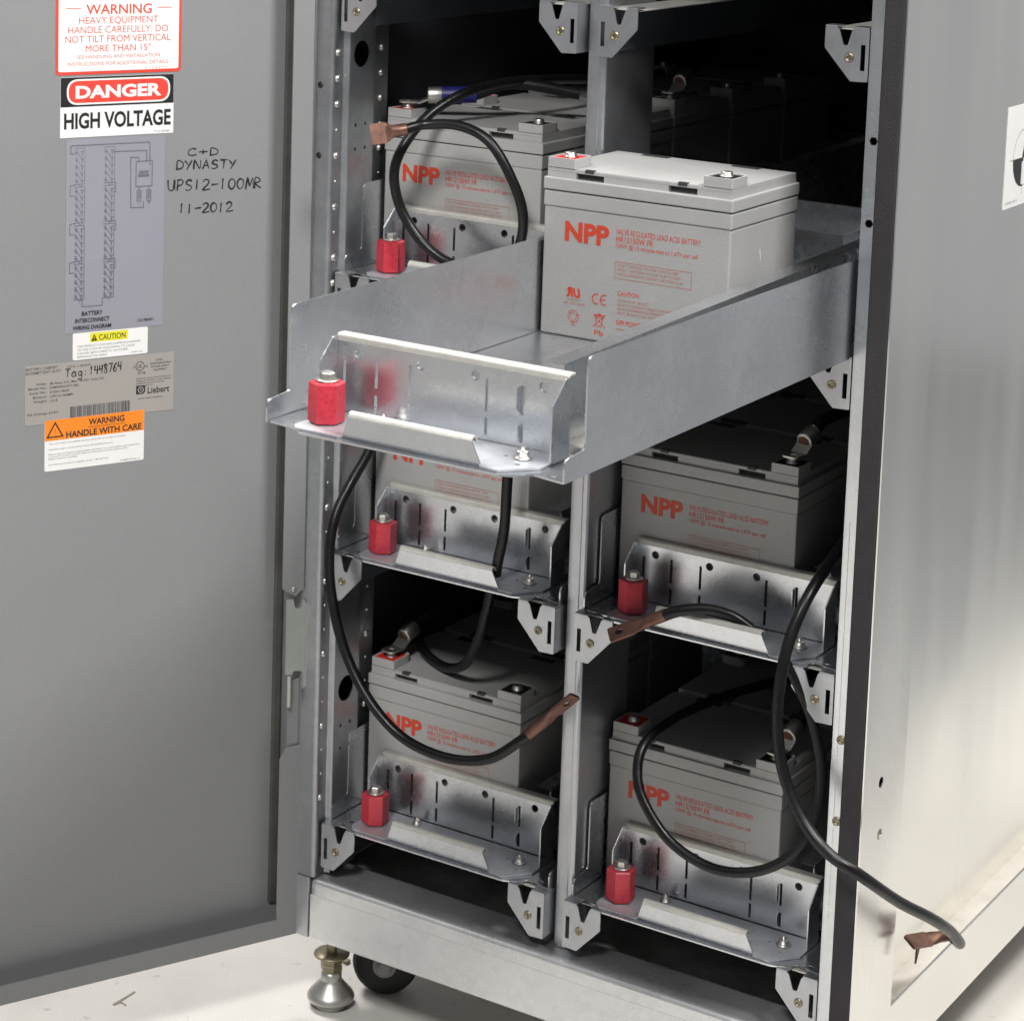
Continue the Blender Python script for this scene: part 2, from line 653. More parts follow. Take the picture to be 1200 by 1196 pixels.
# latch-side post with hex holes
b = MB()
hx = [circle(0.5925, z_(zr), 0.0042, 6) for zr in (-0.075, -0.1525)]
hx += [circle(0.5935, z_(zr), 0.0030, 10) for zr in (-0.655, -0.737)]
b.plate(rect(0.5855, 0.097, 0.5995, TOP), hx, (0, -0.004, 0), X3, Z3, 0.0015, "zinc")
b.sheet(fillet([(0.5840, 0.07), (0.5840, -0.004), (0.5856, -0.004)], [0, .002, 0], 4), 0.0013, (0, 0, 0.097), X3, Y3, Z3, TOP - 0.097, "zinc")
b.box(0.5890, 0.5903, -0.0046, -0.0038, 0.3, TOP - 0.6, "zinc")
b.box(0.5855, 0.5995, 0.012, 0.014, 0.1, TOP, "inside")
post_r = cab("post", b, label="post on the latch side beside the black gasket")
for zr in (-0.655, -0.737):
    b = MB()
    b.lathe([(0.0030, 0), (0.0044, 0), (0.0044, -0.001), (0.0024, -0.001), (0.0022, 0.004)], (0.5935, -0.0042, z_(zr)), Y3, "brass", 12)
    cab("threaded_insert", b, post_r)
b = MB()
b.box(0.6002, 0.6214, -0.014, 0.016, 0.097, TOP, "gasket", 0.002)
cab("gasket", b)
# outer side: frame with recessed panel
b = MB()
sh = [circle(0.0295, z_(-0.7013), 0.0056, 14), circle(0.033, z_(-0.7555), 0.0056, 14)]
b.plate(rect(-0.0128, 0.107, 0.089, TOP), sh, (0.6230, 0, 0), Y3, Z3, 0.0014, "panel")
b.box(0.6000, 0.6225, 0.0870, 0.0889, 0.181, TOP, "panel")
b.plate(rect(0.0892, 0.107, 0.96, 0.178), [], (0.6228, 0, 0), Y3, Z3, 0.0014, "panel")
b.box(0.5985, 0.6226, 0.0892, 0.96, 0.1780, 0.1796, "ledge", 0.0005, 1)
b.box(0.6205, 0.6232, 0.0892, 0.96, 0.1762, 0.1802, "panel", 0.0008, 2)
side_frame = cab("side_frame", b)
b = MB()
b.plate(rect(0.0892, 0.1798, 0.96, TOP), [], (0.6, 0, 0), Y3, Z3, 0.0015, "panel")
side_panel = cab("side_panel", b)
for zr, yy in ((-0.7555, 0.033),):
    b = MB()
    b.lathe([(0.0034, 0), (0.0054, 0), (0.0054, -0.002), (0.003, -0.006)], (0.6225, yy, z_(zr)), X3, "brass", 12)
    cab("threaded_insert", b, side_frame)
# base
b = MB()
b.box(-0.0285, 0.5995, -0.0075, 0.052, 0.094, 0.1675, "rail", 0.008, 5)
b.box(-0.0270, 0.5990, -0.0078, -0.006, 0.1000, 0.1490, "rail")
cab("base_rail", b)
b = MB()
b.box(-0.045, 0.599, 0.053, 0.95, 0.146, 0.149, "pan")
cab("floor_pan", b)
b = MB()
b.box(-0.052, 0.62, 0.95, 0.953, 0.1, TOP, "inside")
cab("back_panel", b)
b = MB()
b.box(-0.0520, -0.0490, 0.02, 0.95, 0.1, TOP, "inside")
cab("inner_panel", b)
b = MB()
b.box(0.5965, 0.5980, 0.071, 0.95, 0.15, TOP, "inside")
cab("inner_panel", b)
b = MB()
b.box(-0.05, 0.622, -0.005, 0.952, TOP, TOP + 0.03, "zinc_dull", 0.002)
cab("shading_top_panel", b)

# brackets with tray runners
def bracket(side):
    """local frame: bolt at the origin; side=+1 when the post stands on its left"""
    b = MB()
    out = fillet([(-0.0192, 0.0270), (-0.0192, -0.0215), (-0.0020, -0.0222), (0.0252, 0.0075), (0.0252, 0.0270),
                  (0.0120, 0.0270), (0.0065, 0.0112), (0.0022, 0.0112), (-0.0022, 0.0270)],
                 [.001, .001, .002, .002, .002, .002, .0015, .0015, .002], 3)
    hole = [rect(-0.0158, -0.0115, -0.0112, 0.0128), circle(0, 0, 0.0022, 10)]
    if side < 0:
        out = [(-x, y) for x, y in out]
        hole = [[(-x, y) for x, y in h] for h in hole]
    b.plate(out, hole, (0, 0, 0), X3, Z3, 0.0016, "zinc_dull")
    s = side
    # top bend, two tabs either side of the notch
    for x0, x1 in ((-0.0190, -0.0035), (0.0133, 0.0250)):
        xa, xb = (x0, x1) if s > 0 else (-x1, -x0)
        b.sheet(fillet([(0.0, 0.0268), (0.0, 0.0290), (0.016, 0.0290)], [0, .0025, 0], 4), -0.0014, (xa, 0, 0), Y3, Z3, X3, xb - xa, "zinc_dull")
    # side flange on the post
    xa = -0.0192 if s > 0 else 0.0178
    b.box(xa, xa + 0.0014, 0.0018, 0.0420, -0.0212, 0.0268, "zinc_dull")
    return b


def bolt_mesh():
    b = MB()
    b.lathe([(0.0022, 0.0002), (0.0046, 0.0002), (0.0046, -0.0008), (0.0040, -0.0014), (0.0024, -0.0014), (0.0021, 0.003)], (0, 0, 0), Y3, "brass", 14)
    return b


def runner(side):
    b = MB()
    s = side
    xs = sorted((-0.0165 * s, 0.0225 * s))
    b.box(xs[0], xs[1], 0.012, 0.88, 0.0245, 0.0259, "zinc_warm", 0.0004, 1)
    xw = sorted((-0.0172 * s, -0.0158 * s))
    b.box(xw[0], xw[1], 0.0425, 0.88, -0.02, 0.0244, "zinc_dark")
    return b


PRO = {}
for r in range(4):
    for c, (x, s) in enumerate(((0, 1), (0.25, -1), (COLW, 1), (0.562, -1))):
        loc = Vector((x, 0, z_(-PITCH * r))) - Vector(CO)
        if s not in PRO:
            k = bracket(s).build("bracket", CAB)
            bt = bolt_mesh().build("bolt", k)
            rn = runner(s).build("runner", k)
            PRO[s] = k
        else:
            k = copy_tree(PRO[s], CAB)
        k.location = loc
# levelling foot and caster
FX, FY = -0.026, 0.035
b = MB()
b.lathe([(0.0190, 0.0), (0.0200, 0.0022), (0.0205, 0.0060), (0.0262, 0.0085), (0.0270, 0.0105)], (FX, FY, 0.0), Z3, "bolt", 28)
b.lathe([(0.0270, 0.0105), (0.0268, 0.0130), (0.0245, 0.0165)], (FX, FY, 0.0), Z3, "bolt", 28)
b.lathe([(0.0245, 0.0165), (0.0135, 0.0290), (0.0126, 0.0310)], (FX, FY, 0.0), Z3, "bolt", 28)
b.lathe([(0.0118, 0.0310), (0.0118, 0.0385), (0.0095, 0.0410)], (FX, FY, 0.0), Z3, "bolt", 28)
b.lathe([(0.0060, 0.0405), (0.0060, 0.0940)], (FX, FY, 0.0), Z3, "brass", 16)
foot = cab("levelling_foot", b)
b = MB()
b.lathe([(0.0062, 0.0), (0.0122, 0.0), (0.0128, 0.0012), (0.0128, 0.0078), (0.0118, 0.009), (0.0122, 0.0095), (0.0128, 0.0105), (0.0128, 0.0165), (0.0122, 0.018), (0.0062, 0.018)], (FX, FY, 0.0415), Z3, "brass", 6, False, 0.3)
cab("nut", b, foot)
b = MB()
b.lathe([(0.0062, 0.0), (0.020, 0.0), (0.0205, 0.001), (0.020, 0.002), (0.0062, 0.0026)], (FX, FY, 0.0605), Z3, "brass", 24)
cab("washer", b, foot)
b = MB()
cx, cy, cr = 0.006, 0.098, 0.038
b.box(cx - 0.02, cx + 0.024, cy - 0.03, cy + 0.03, 0.086, 0.0935, "zinc_dull", 0.002)
b.plate(fillet([(-0.022, 0.05), (0.022, 0.05), (0.012, -0.010), (-0.012, -0.010)], [0, 0, .008, .008]), [], (cx - 0.018, cy, 0.042), -X3, Z3, 0.002, "zinc_dull")
caster = cab("caster", b)
wl = MB()
ax_ = Vector((0.55, -1, 0)).normalized()
wl.lathe([(0.018, -0.014), (0.032, -0.014), (0.0365, -0.011), (0.038, -0.006), (0.038, 0.006), (0.0365, 0.011), (0.032, 0.014), (0.018, 0.014)], (cx, cy, 0.038), ax_, "wheel", 36)
wheel = cab("wheel", wl, caster)
b = MB()
b.lathe([(0.0135, 0.0145), (0.0135, 0.0185), (0.011, 0.0195), (0.0095, 0.0185), (0.0085, 0.0185), (0.0085, 0.023), (0.007, 0.0245), (0.002, 0.0245)], (cx, cy, 0.038), ax_, "hub", 18)
cab("hub", b, caster)

# ------------------------------------------------------------------ door (part of the cabinet), opened well past a right angle
DA = rad(-115.86)
DD = Vector((math.cos(DA), math.sin(DA), 0))          # from the hinge outwards
DN = Vector((-DD.y, DD.x, 0))                          # towards the viewer: the inside of the door
DO = Vector((-0.045, -0.008, 0))
DH = 0.030
SH = DO - DN * DH                                       # plane of the inner sheet
UX = -DD                                                # reading direction


def dpl(mb, poly, holes, m, t=0.0014, h=0.0):
    """polygon in (s, z) on the door's flange plane (h above it)"""
    return mb.plate([(-p[0], p[1]) for p in poly], [[(-q[0], q[1]) for q in hl] for hl in holes], DO + DN * h, UX, Z3, t, m)


ZB = z_(-1.040)
b = MB()
b.plate(rect(-0.62, ZB + 0.001, 0.0005, TOP), [], SH, UX, Z3, 0.0016, "paint")
dpl(b, rect(0.0255, ZB, 0.62, ZB + 0.0215), [], "paint")
dpl(b, [(0.0, ZB), (0.0254, ZB), (0.0254, z_(-0.831)), (0.0172, z_(-0.8185)), (0.0, z_(-0.8180))], [], "paint")
dpl(b, fillet([(0.0012, z_(-0.640)), (0.0050, z_(-0.6400)), (0.0110, z_(-0.6455)), (0.0270, z_(-0.6350)), (0.0280, TOP), (0.0040, TOP)], [.001, .001, .001, .001, 0, 0]),
    [circle(0.0135, z_(-0.637), 0.0016, 8)], "paint", h=0.0012)
dpl(b, [(0.002, z_(-0.8178)), (0.0158, z_(-0.8178)), (0.0158, z_(-0.742)), (0.002, z_(-0.742))], [], "paint", h=-0.003)
# returns from flange back to the sheet
o_ = DO - DN * 0.0016
b.plate(rect(0, ZB, 0.0284, TOP), [], DO + DD * -0.0001 - DN * 0.0014, -DN, Z3, 0.0014, "paint")
b.plate(rect(0, 0, 0.62, 0.0284), [], DO - DN * 0.0014 + Z3 * ZB, DD, -DN, 0.0014, "paint")
door = cab("door", b, label="grey painted door, open, inside face covered with labels")
b = MB()
gp = fillet([(-0.0215, 0.0002), (-0.0210, 0.0030), (-0.0130, 0.0036), (-0.0110, 0.0002)], [0, .002, .002, 0], 4)
b.sheet(gp, 0.0005, SH + Z3 * (ZB + 0.03), UX, DN, Z3, TOP - ZB - 0.03, "door_seal")
cab("door_seal", b, door)
# hinge
b = MB()
ho = fillet([(0.0225, z_(-0.6470)), (0.0225, z_(-0.7330)), (0.0140, z_(-0.7340)), (0.0130, z_(-0.7300)), (0.0040, z_(-0.7310)), (0.0, z_(-0.7350)), (0.0, z_(-0.650)),
             (0.003, z_(-0.650)), (0.0045, z_(-0.659)), (0.0120, z_(-0.659)), (0.0145, z_(-0.648))], [.001, .002, .001, .002, .001, .001, 0, .001, .003, .003, .001], 3)
dpl(b, ho, [], "hinge", h=0.003)
b.plate(rect(0, z_(-0.752), 0.020, z_(-0.650)), [], DO + DN * 0.0031 + DD * -0.0005, -DN, Z3, 0.0014, "hinge")
dpl(b, rect(-0.0045, z_(-0.7500), -0.0006, z_(-0.6530)), [], "hinge", h=0.0045)
b.tube([DO + DD * 0.0165 + DN * 0.001 + Z3 * z_(-0.771), DO + DD * 0.0165 + DN * 0.001 + Z3 * z_(-0.735)], 0.0026, "hinge", 10)
b.lathe([(0.003, 0), (0.0028, 0.001), (0.0012, 0.0014)], DO + DD * 0.0135 + DN * 0.0014 + Z3 * z_(-0.637), DN, "bolt", 10)
cab("hinge", b, door)

# ---- labels on the door: frame x = -s, y = height above the top bracket row
LAB = SH + Z3 * ZF


def sticker(name, label, x0, x1, y0, y1, m, r=0.002, border=None):
    mb = MB().frame(LAB, UX, Z3, 0.0005)
    mb.plate(fillet(rect(x0, y0, x1, y1), r, 4), [], LAB + DN * 0.00045, UX, Z3, 0.0004, m)
    return mb


def endst(mb, name, label):
    o = cab(name, mb, door)
    o["label"] = label
    return o


# white and red warning
w = sticker("", "", -0.2828, -0.1440, -0.0650, 0.0600, "labelred", 0.004)
w.fill(fillet(rect(-0.2800, -0.0618, -0.1468, 0.0570), 0.0025), "white")
w.text("WARNING", -0.2502, -0.1777, -0.0033, 0.0102, "inkred", 0.016)
w.stroke([(-0.272, 0.0030), (-0.2560, 0.0028)], 0.0009, "inkred")
w.stroke([(-0.1712, 0.0022), (-0.1553, 0.0022)], 0.0009, "inkred")
w.text("HEAVY EQUIPMENT", -0.2579, -0.1702, -0.0130, 0.0072, "inkred")
w.text("HANDLE CAREFULLY. DO", -0.2697, -0.1591, -0.0227, 0.0073, "inkred")
w.text("NOT TILT FROM VERTICAL", -0.2727, -0.1559, -0.0322, 0.0073, "inkred")
w.text("MORE THAN 15°", -0.2505, -0.1785, -0.0418, 0.0070, "inkred")
w.text("SEE HANDLING AND INSTALLATION", -0.2600, -0.1680, -0.0488, 0.0039, "inkred")
w.text("INSTRUCTIONS FOR ADDITIONAL DETAILS", -0.2699, -0.1586, -0.0560, 0.0039, "inkred")
w.text("5 1 2 6 4 5 P 1", -0.1837, -0.1570, -0.0610, 0.0020, "inkred")
w.text("LIFT AND MOVE", -0.262, -0.166, 0.020, 0.010, "inkred")
endst(w, "warning_sticker", "white sticker with red border reading WARNING heavy equipment")
# danger
w = sticker("", "", -0.2774, -0.1516, -0.1296, -0.0674, "white", 0.0005)
w.fill(rect(-0.2772, -0.0980, -0.1518, -0.0676), "ink")


def stadium(x0, y0, x1, y1, r):
    return fillet(rect(x0, y0, x1, y1), r, 8)


w.fill(stadium(-0.2705, -0.0960, -0.1558, -0.0696, 0.0125), "white")
w.fill(stadium(-0.2685, -0.0942, -0.1578, -0.0714, 0.0110), "labelred")
w.text("DANGER", -0.2610, -0.1656, -0.0890, 0.0125, "white", 0.04)
w.text("HIGH VOLTAGE", -0.2733, -0.1546, -0.1202, 0.0160, "ink", 0.032)
w.text("713-00481", -0.1732, -0.1552, -0.1282, 0.0023, "ink_soft")
endst(w, "danger_sticker", "DANGER HIGH VOLTAGE sticker in red, black and white")
# wiring diagram on a lilac film
w = sticker("", "", -0.2705, -0.1605, -0.3345, -0.1312, "film", 0.0006)
lw = 0.0005


def bank(x0, x1, ytop, left):
    n = 5
    h = 0.0375
    w.stroke([(x0 + 0.001, ytop), (x1, ytop), (x1, ytop - h), (x0 + 0.001, ytop - h)], lw, "dia")
    st = h / n
    for i in range(n):
        y = ytop - st * (i + 0.6)
        w.stroke([(x0 + 0.002, y + 0.0022), (x0 + 0.0045, y + 0.0022)], lw, "dia")
        w.stroke([(x0 + 0.002, y), (x0 + 0.0052, y)], 0.0009, "dia")
        w.stroke([(x1 - 0.0045, y + 0.001), (x1 - 0.001, y + 0.001)], 0.0009, "dia")
        w.stroke([(x1 - 0.0042, y - 0.0012), (x1 - 0.002, y - 0.0012)], lw, "dia")
        w.stroke([(x0 + 0.0045, y - 0.0004), (x1 - 0.004, y - st + 0.0018)], lw, "dia")
        w.stroke([(x0 + 0.0035, y + 0.002), (x0 + 0.0035, y - 0.003)], lw, "dia")
        w.stroke([(x1 - 0.0028, y + 0.001), (x1 - 0.0028, y - 0.0045)], lw, "dia")


for i in range(4):
    yt = -0.1410 - 0.0402 * i
    bank(-0.2627, -0.2501, yt, True)
    bank(-0.2304, -0.2172, yt, False)
    if i:
        w.stroke([(-0.2600, yt + 0.0025), (-0.2660, yt + 0.0020), (-0.2662, yt - 0.009), (-0.2610, yt - 0.009)], lw, "dia")
        w.stroke([(-0.2220, yt + 0.0030), (-0.2155, yt + 0.0025), (-0.2157, yt - 0.007), (-0.2190, yt - 0.007)], lw, "dia")
w.stroke([(-0.2610, -0.1462), (-0.2658, -0.1462), (-0.2658, -0.1378), (-0.1780, -0.1380), (-0.1778, -0.1575)], lw, "dia")
w.stroke([(-0.2183, -0.1460), (-0.1816, -0.1467), (-0.1812, -0.1575)], lw, "dia")
w.stroke(rect(-0.1932, -0.1843, -0.1750, -0.1577), lw, "dia", True)
w.text("CIRCUIT", -0.1898, -0.1790, -0.1706, 0.0028, "dia", 0.02)
w.text("BREAKER", -0.1906, -0.1782, -0.1742, 0.0028, "dia", 0.02)
w.stroke([(-0.1900, -0.1577), (-0.1905, -0.1535), (-0.1994, -0.1530), (-0.1988, -0.2062), (-0.1843, -0.2064), (-0.1845, -0.2000)], lw, "dia")
for x in (-0.1895, -0.1785):
    w.stroke(rect(x - 0.0022, -0.1998, x + 0.0022, -0.1888), lw, "dia", True)
    for y in (-0.1915, -0.1940, -0.1965):
        w.stroke(circle(x, y, 0.0009, 8), 0.0004, "dia", True)
w.stroke([(-0.1895, -0.1888), (-0.1895, -0.1843)], lw, "dia")
w.stroke([(-0.1785, -0.1888), (-0.1785, -0.1843)], lw, "dia")
w.text("-", -0.1900, -0.1885, -0.2030, 0.003, "dia")
w.text("+", -0.1795, -0.1770, -0.2030, 0.003, "dia", 0.02)
w.text("+", -0.1785, -0.1768, -0.1625, 0.003, "dia", 0.02)
w.stroke([(-0.2521, -0.2990), (-0.2521, -0.3068), (-0.2295, -0.3070), (-0.2295, -0.2990)], lw, "dia")
w.text("BATTERY", -0.2521, -0.2289, -0.3165, 0.0045, "ink", 0.008)
w.text("INTERCONNECT", -0.2594, -0.2213, -0.3238, 0.0045, "ink", 0.008)
w.text("WIRING DIAGRAM", -0.2620, -0.2194, -0.3312, 0.0045, "ink", 0.008)
w.text("121984P1", -0.1893, -0.1715, -0.3282, 0.0030, "ink")
endst(w, "wiring_diagram", "lilac film printed with a battery interconnect wiring diagram")
# caution
w = sticker("", "", -0.2616, -0.1775, -0.3632, -0.3347, "white", 0.0018)
w.fill(rect(-0.2426, -0.3457, -0.2002, -0.3358), "yellow")
w.fill([(-0.2413, -0.3447), (-0.2343, -0.3447), (-0.2378, -0.3370)], "ink")
w.text("!", -0.2382, -0.2374, -0.3442, 0.0048, "yellow", 0.02)
w.text("CAUTION", -0.2326, -0.2028, -0.3440, 0.0060, "ink", 0.012)
for i, (t, e) in enumerate((("THIS PRODUCT CONTAINS CHEMICALS KNOWN", -0.186), ("TO THE STATE OF CALIFORNIA TO CAUSE", -0.192), ("CANCER, BIRTH DEFECTS, OR OTHER", -0.200), ("REPRODUCTIVE HARM.", -0.223))):
    w.text(t, -0.2567, e, -0.3502 - 0.0037 * i, 0.0022, "ink_soft")
w.text("224077 R0", -0.1960, -0.1830, -0.3612, 0.0016, "ink_soft")
endst(w, "caution_sticker", "small white sticker with a yellow CAUTION band")
# rating plate
w = sticker("", "", -0.3135, -0.1470, -0.4275, -0.3645, "silver", 0.0004)
I = "ink"
w.text("BATTERY CABINET", -0.3129, -0.2776, -0.3697, 0.0030, I, 0.006)
w.text("INTERMITTENT DUTY", -0.3129, -0.2742, -0.3740, 0.0030, I, 0.006)
w.text("DWG: 11382264A", -0.2673, -0.2413, -0.3705, 0.0024, I)
for (t, a, e, y) in (("Amps:", -0.3015, -0.2900, -0.3857), ("88 Amps DC, Max. 40-561 Volts DC", -0.2865, -0.2262, -0.3864), ("Model No.:", -0.3099, -0.2895, -0.3903), ("078BP082UP5T1BSL", -0.2870, -0.2540, -0.3908),
                     ("Serial No.:", -0.3090, -0.2895, -0.3948), ("2750A11B65E", -0.2870, -0.2651, -0.3954), ("Battery:", -0.3048, -0.2895, -0.3995), ("UPS12-100MR", -0.2865, -0.2607, -0.4000),
                     ("Weight:", -0.3047, -0.2895, -0.4042), ("1315", -0.2865, -0.2779, -0.4046), ("Ref. Drawings: 521871", -0.3106, -0.2771, -0.4173)):
    w.text(t, a, e, y, 0.0025, I, 0.006)
x = -0.2640
while x < -0.1968:
    bw = random.choice((0.0005, 0.0005, 0.0009, 0.0013))
    w.fill(rect(x, -0.4240, min(x + bw, -0.1966), -0.4122), "ink_soft")
    x += bw + random.choice((0.0004, 0.0004, 0.0007, 0.0011))
w.stroke(circle(-0.1858, -0.3765, 0.0048, 20), 0.0007, I, True)
w.text("UL", -0.1885, -0.1831, -0.3785, 0.0040, I, 0.01)
w.text("c", -0.1936, -0.1920, -0.3780, 0.0030, I)
w.text("us", -0.1798, -0.1770, -0.3782, 0.0026, I)
w.text("271B", -0.1885, -0.1795, -0.3853, 0.0026, I)
for i, (t, a, e) in enumerate((("LISTED", -0.168, -0.1600), ("UNINTERRUPTIBLE", -0.1745, -0.1506), ("POWER SUPPLY", -0.1732, -0.1520), ("EQUIPMENT", -0.1700, -0.1550))):
    w.text(t, a, e, -0.3725 - 0.0035 * i, 0.0019, I)
for i, e in enumerate((-0.1503, -0.1503, -0.158, -0.171)):
    w.text("Suitable for computer room installation in accordance with the code"[:44 - 6 * i], -0.1899, e, -0.3906 - 0.0026 * i, 0.0014, I)
w.fill(rect(-0.1899, -0.4068, -0.1797, -0.3978), "ink", [circle(-0.1846, -0.4022, 0.0036, 16)])
w.fill(circle(-0.1846, -0.4022, 0.0024, 14), "ink", [circle(-0.1846, -0.4022, 0.0011, 8)])
w.fill([(-0.1820, -0.4068), (-0.1797, -0.4068), (-0.1797, -0.4046)], "silver")
w.text("Liebert", -0.1768, -0.1517, -0.4070, 0.0070, "ink", 0.012)
w.text("a power systems manufacturer", -0.1880, -0.1589, -0.4122, 0.0014, I)


# hand lettering
GL = {
    "C": [[(.55, .85), (.35, 1), (.1, .8), (.0, .4), (.1, .1), (.35, 0), (.6, .12)]],
    "+": [[(.3, .15), (.3, .8)], [(0, .48), (.62, .48)]],
    "D": [[(.08, 0), (.12, 1), (.45, .9), (.62, .55), (.5, .15), (.0, .0)]],
    "Y": [[(.0, 1), (.28, .55)], [(.6, 1), (.15, -.05)]],
    "N": [[(0, 0), (.08, 1), (.5, .05), (.6, 1)]],
    "A": [[(0, 0), (.32, 1), (.55, 0)], [(.1, .38), (.48, .38)]],
    "S": [[(.55, .88), (.3, 1), (.08, .8), (.15, .58), (.45, .42), (.5, .18), (.25, 0), (0, .1)]],
    "T": [[(0, 1), (.65, 1)], [(.34, 1), (.28, 0)]],
    "U": [[(.0, 1), (.02, .3), (.2, 0), (.45, .1), (.55, 1)], [(.55, 1), (.6, 0)]],
    "P": [[(.05, 0), (.1, 1)], [(.02, .95), (.4, 1), (.55, .78), (.4, .52), (.1, .45)]],
    "1": [[(.25, 1), (.2, 0)]],
    "2": [[(0, .78), (.2, 1), (.5, .88), (.45, .55), (.0, .02), (.65, .06)]],
    "-": [[(0, .48), (.6, .52)]],
    "0": [[(.3, 1), (.05, .75), (.02, .3), (.25, 0), (.52, .25), (.55, .75), (.3, 1)]],
    "M": [[(0, 0), (.18, 1), (.36, .3), (.62, 1), (.7, 0)]],
    "R": [[(.05, 0), (.1, 1), (.45, .95), (.5, .65), (.1, .5), (.6, 0)]],
    "a": [[(.5, .55), (.25, .62), (.05, .3), (.2, .02), (.48, .2), (.5, .6), (.55, 0)]],
    "g": [[(.5, .55), (.25, .62), (.08, .35), (.25, .1), (.5, .3)], [(.5, .6), (.5, -.2), (.2, -.35), (.05, -.2)]],
    ":": [[(.2, .55), (.22, .45)], [(.2, .12), (.22, .02)]],
    "4": [[(.1, 1), (.02, .5), (.6, .5)], [(.5, 1), (.42, 0)]],
    "8": [[(.5, .85), (.25, 1), (.08, .8), (.45, .35), (.4, .05), (.12, .02), (.08, .3), (.5, .7), (.5, .85)]],
    "7": [[(0, .95), (.6, 1), (.22, 0)]],
    "6": [[(.5, 1), (.15, .6), (.05, .2), (.3, 0), (.52, .2), (.35, .45), (.1, .32)]],
}


def hand(mb, t, x0, x1, y0, y1, h, wdt, m, pitch=None):
    n = len(t)
    adv = (x1 - x0) / (n - 0.25)
    for i, ch in enumerate(t):
        if ch == " ":
            continue
        cw = adv * 0.82
        bx = x0 + adv * i
        by = y0 + (y1 - y0) * i / max(1, n - 1) + random.uniform(-.06, .06) * h
        for st in GL[ch]:
            pts = [(bx + p[0] / 0.62 * cw, by + p[1] * h) for p in st]
            if len(pts) > 3:
                pts = [(p.x, p.y) for p in smooth_path([(a, c, 0) for a, c in pts], 4)]
            ph = random.uniform(0, 6)
            if len(pts) == 2:
                pts = [tuple(Vector(pts[0]).lerp(Vector(pts[1]), q / 4)) for q in range(5)]
            mb.stroke(pts, lambda q, ph=ph: wdt * (0.95 + 0.28 * math.sin(ph + 5 * q)) * (1.1 - 0.35 * q), m)


hand(w, "Tag:", -0.2698, -0.2440, -0.3806, -0.3803, 0.0085, 0.0013, "ink")
hand(w, "1448764", -0.2425, -0.2070, -0.3800, -0.3790, 0.0092, 0.0013, "ink")
endst(w, "rating_plate", "taupe rating plate with barcode and handwritten tag number")
# orange warning
w = sticker("", "", -0.2917, -0.1803, -0.4786, -0.4240, "white", 0.0022)
w.fill([(p[0], p[1]) for p in fillet(rect(-0.2915, -0.4462, -0.1805, -0.4242), [0, 0, .002, .002])], "orange")
w.text("WARNING", -0.2432, -0.2027, -0.4338, 0.0066, "ink", 0.03)
w.stroke([(-0.2441, -0.4359), (-0.2012, -0.4361)], 0.0006, "ink")
w.text("HANDLE WITH CARE", -0.2681, -0.1832, -0.4447, 0.0066, "ink", 0.03)
w.stroke([(-0.2803, -0.4275), (-0.2888, -0.4424), (-0.2718, -0.4424)], 0.0015, "ink", True)
w.text("!", -0.2807, -0.2799, -0.4408, 0.0075, "inkred", 0.01)
for t, e, y, k in (("This unit contains non-spillable batteries. Keep this unit upright at all times.", -0.2016, -0.4503, I),
                   ("Hazardous output, service only by trained, fully qualified personnel.", -0.2157, -0.4562, I),
                   ("Battery safety and electrical hazard, please read before start and installation instructions first,", -0.1853, -0.4615, "ink"),
                   ("to the point of connection to mains. Observe correct polarity and check interconnections.", -0.1987, -0.4640, "ink"),
                   ("Retain manual for handling.", -0.2560, -0.4665, "ink"),
                   ("If you have any questions on installation contact: 1-800-543-2378", -0.2208, -0.4725, I)):
    w.text(t, -0.2872, e, y, 0.0016, k)
w.text("21960P102 Rev. 5", -0.2075, -0.1851, -0.4770, 0.0017, I)
endst(w, "handling_sticker", "orange and white WARNING handle with care sticker")
# marker writing straight on the paint
w = MB().frame(LAB, UX, Z3, 0.0003)
hand(w, "C+D", -0.1339, -0.1000, -0.1552, -0.1560, 0.0075, 0.0015, "ink")
hand(w, "DYNASTY", -0.1477, -0.0785, -0.1690, -0.1712, 0.0092, 0.0016, "ink")
hand(w, "UPS12-100MR", -0.1565, -0.0485, -0.1910, -0.1950, 0.0112, 0.0016, "ink")
hand(w, "11-2012", -0.1436, -0.0815, -0.2160, -0.2178, 0.0100, 0.0017, "ink")
endst(w, "handwriting", "black marker writing on the grey door paint")
w = MB().frame(LAB, UX, Z3, 0.0003)
w.fill(circle(-0.0817, -0.3063, 0.0012, 8), "scuff")
w.fill([(-0.0885, -0.9287), (-0.084, -0.9278), (-0.0795, -0.9280), (-0.083, -0.9297)], "scuff")
endst(w, "scuff", "small dark scuffs on the door paint")

# sticker on the outer side panel: balance-point roundel
w = MB().frame((0.6, 0, ZF), Y3, Z3, 0.0005)
SY = 0.0392                                               # the panel lies deeper than the frame: offsets measured on it
y0_, y1_, z0_, z1_ = 0.3274, 0.510, -0.1824, -0.0741
w.plate(fillet(rect(y0_, z0_, y1_, z1_), 0.002), [], (0.60045, 0, ZF), Y3, Z3, 0.0004, "white")
cyy, czz, cr_ = 0.3812, -0.1320, 0.0306
w.stroke(circle(cyy, czz, cr_, 40), 0.0007, "ink", True)


def quad(a0, a1, r0=0.0):
    return [(cyy, czz)] + [(cyy + cr_ * math.cos(rad(a0 + (a1 - a0) * i / 10)), czz + cr_ * math.sin(rad(a0 + (a1 - a0) * i / 10))) for i in range(11)]


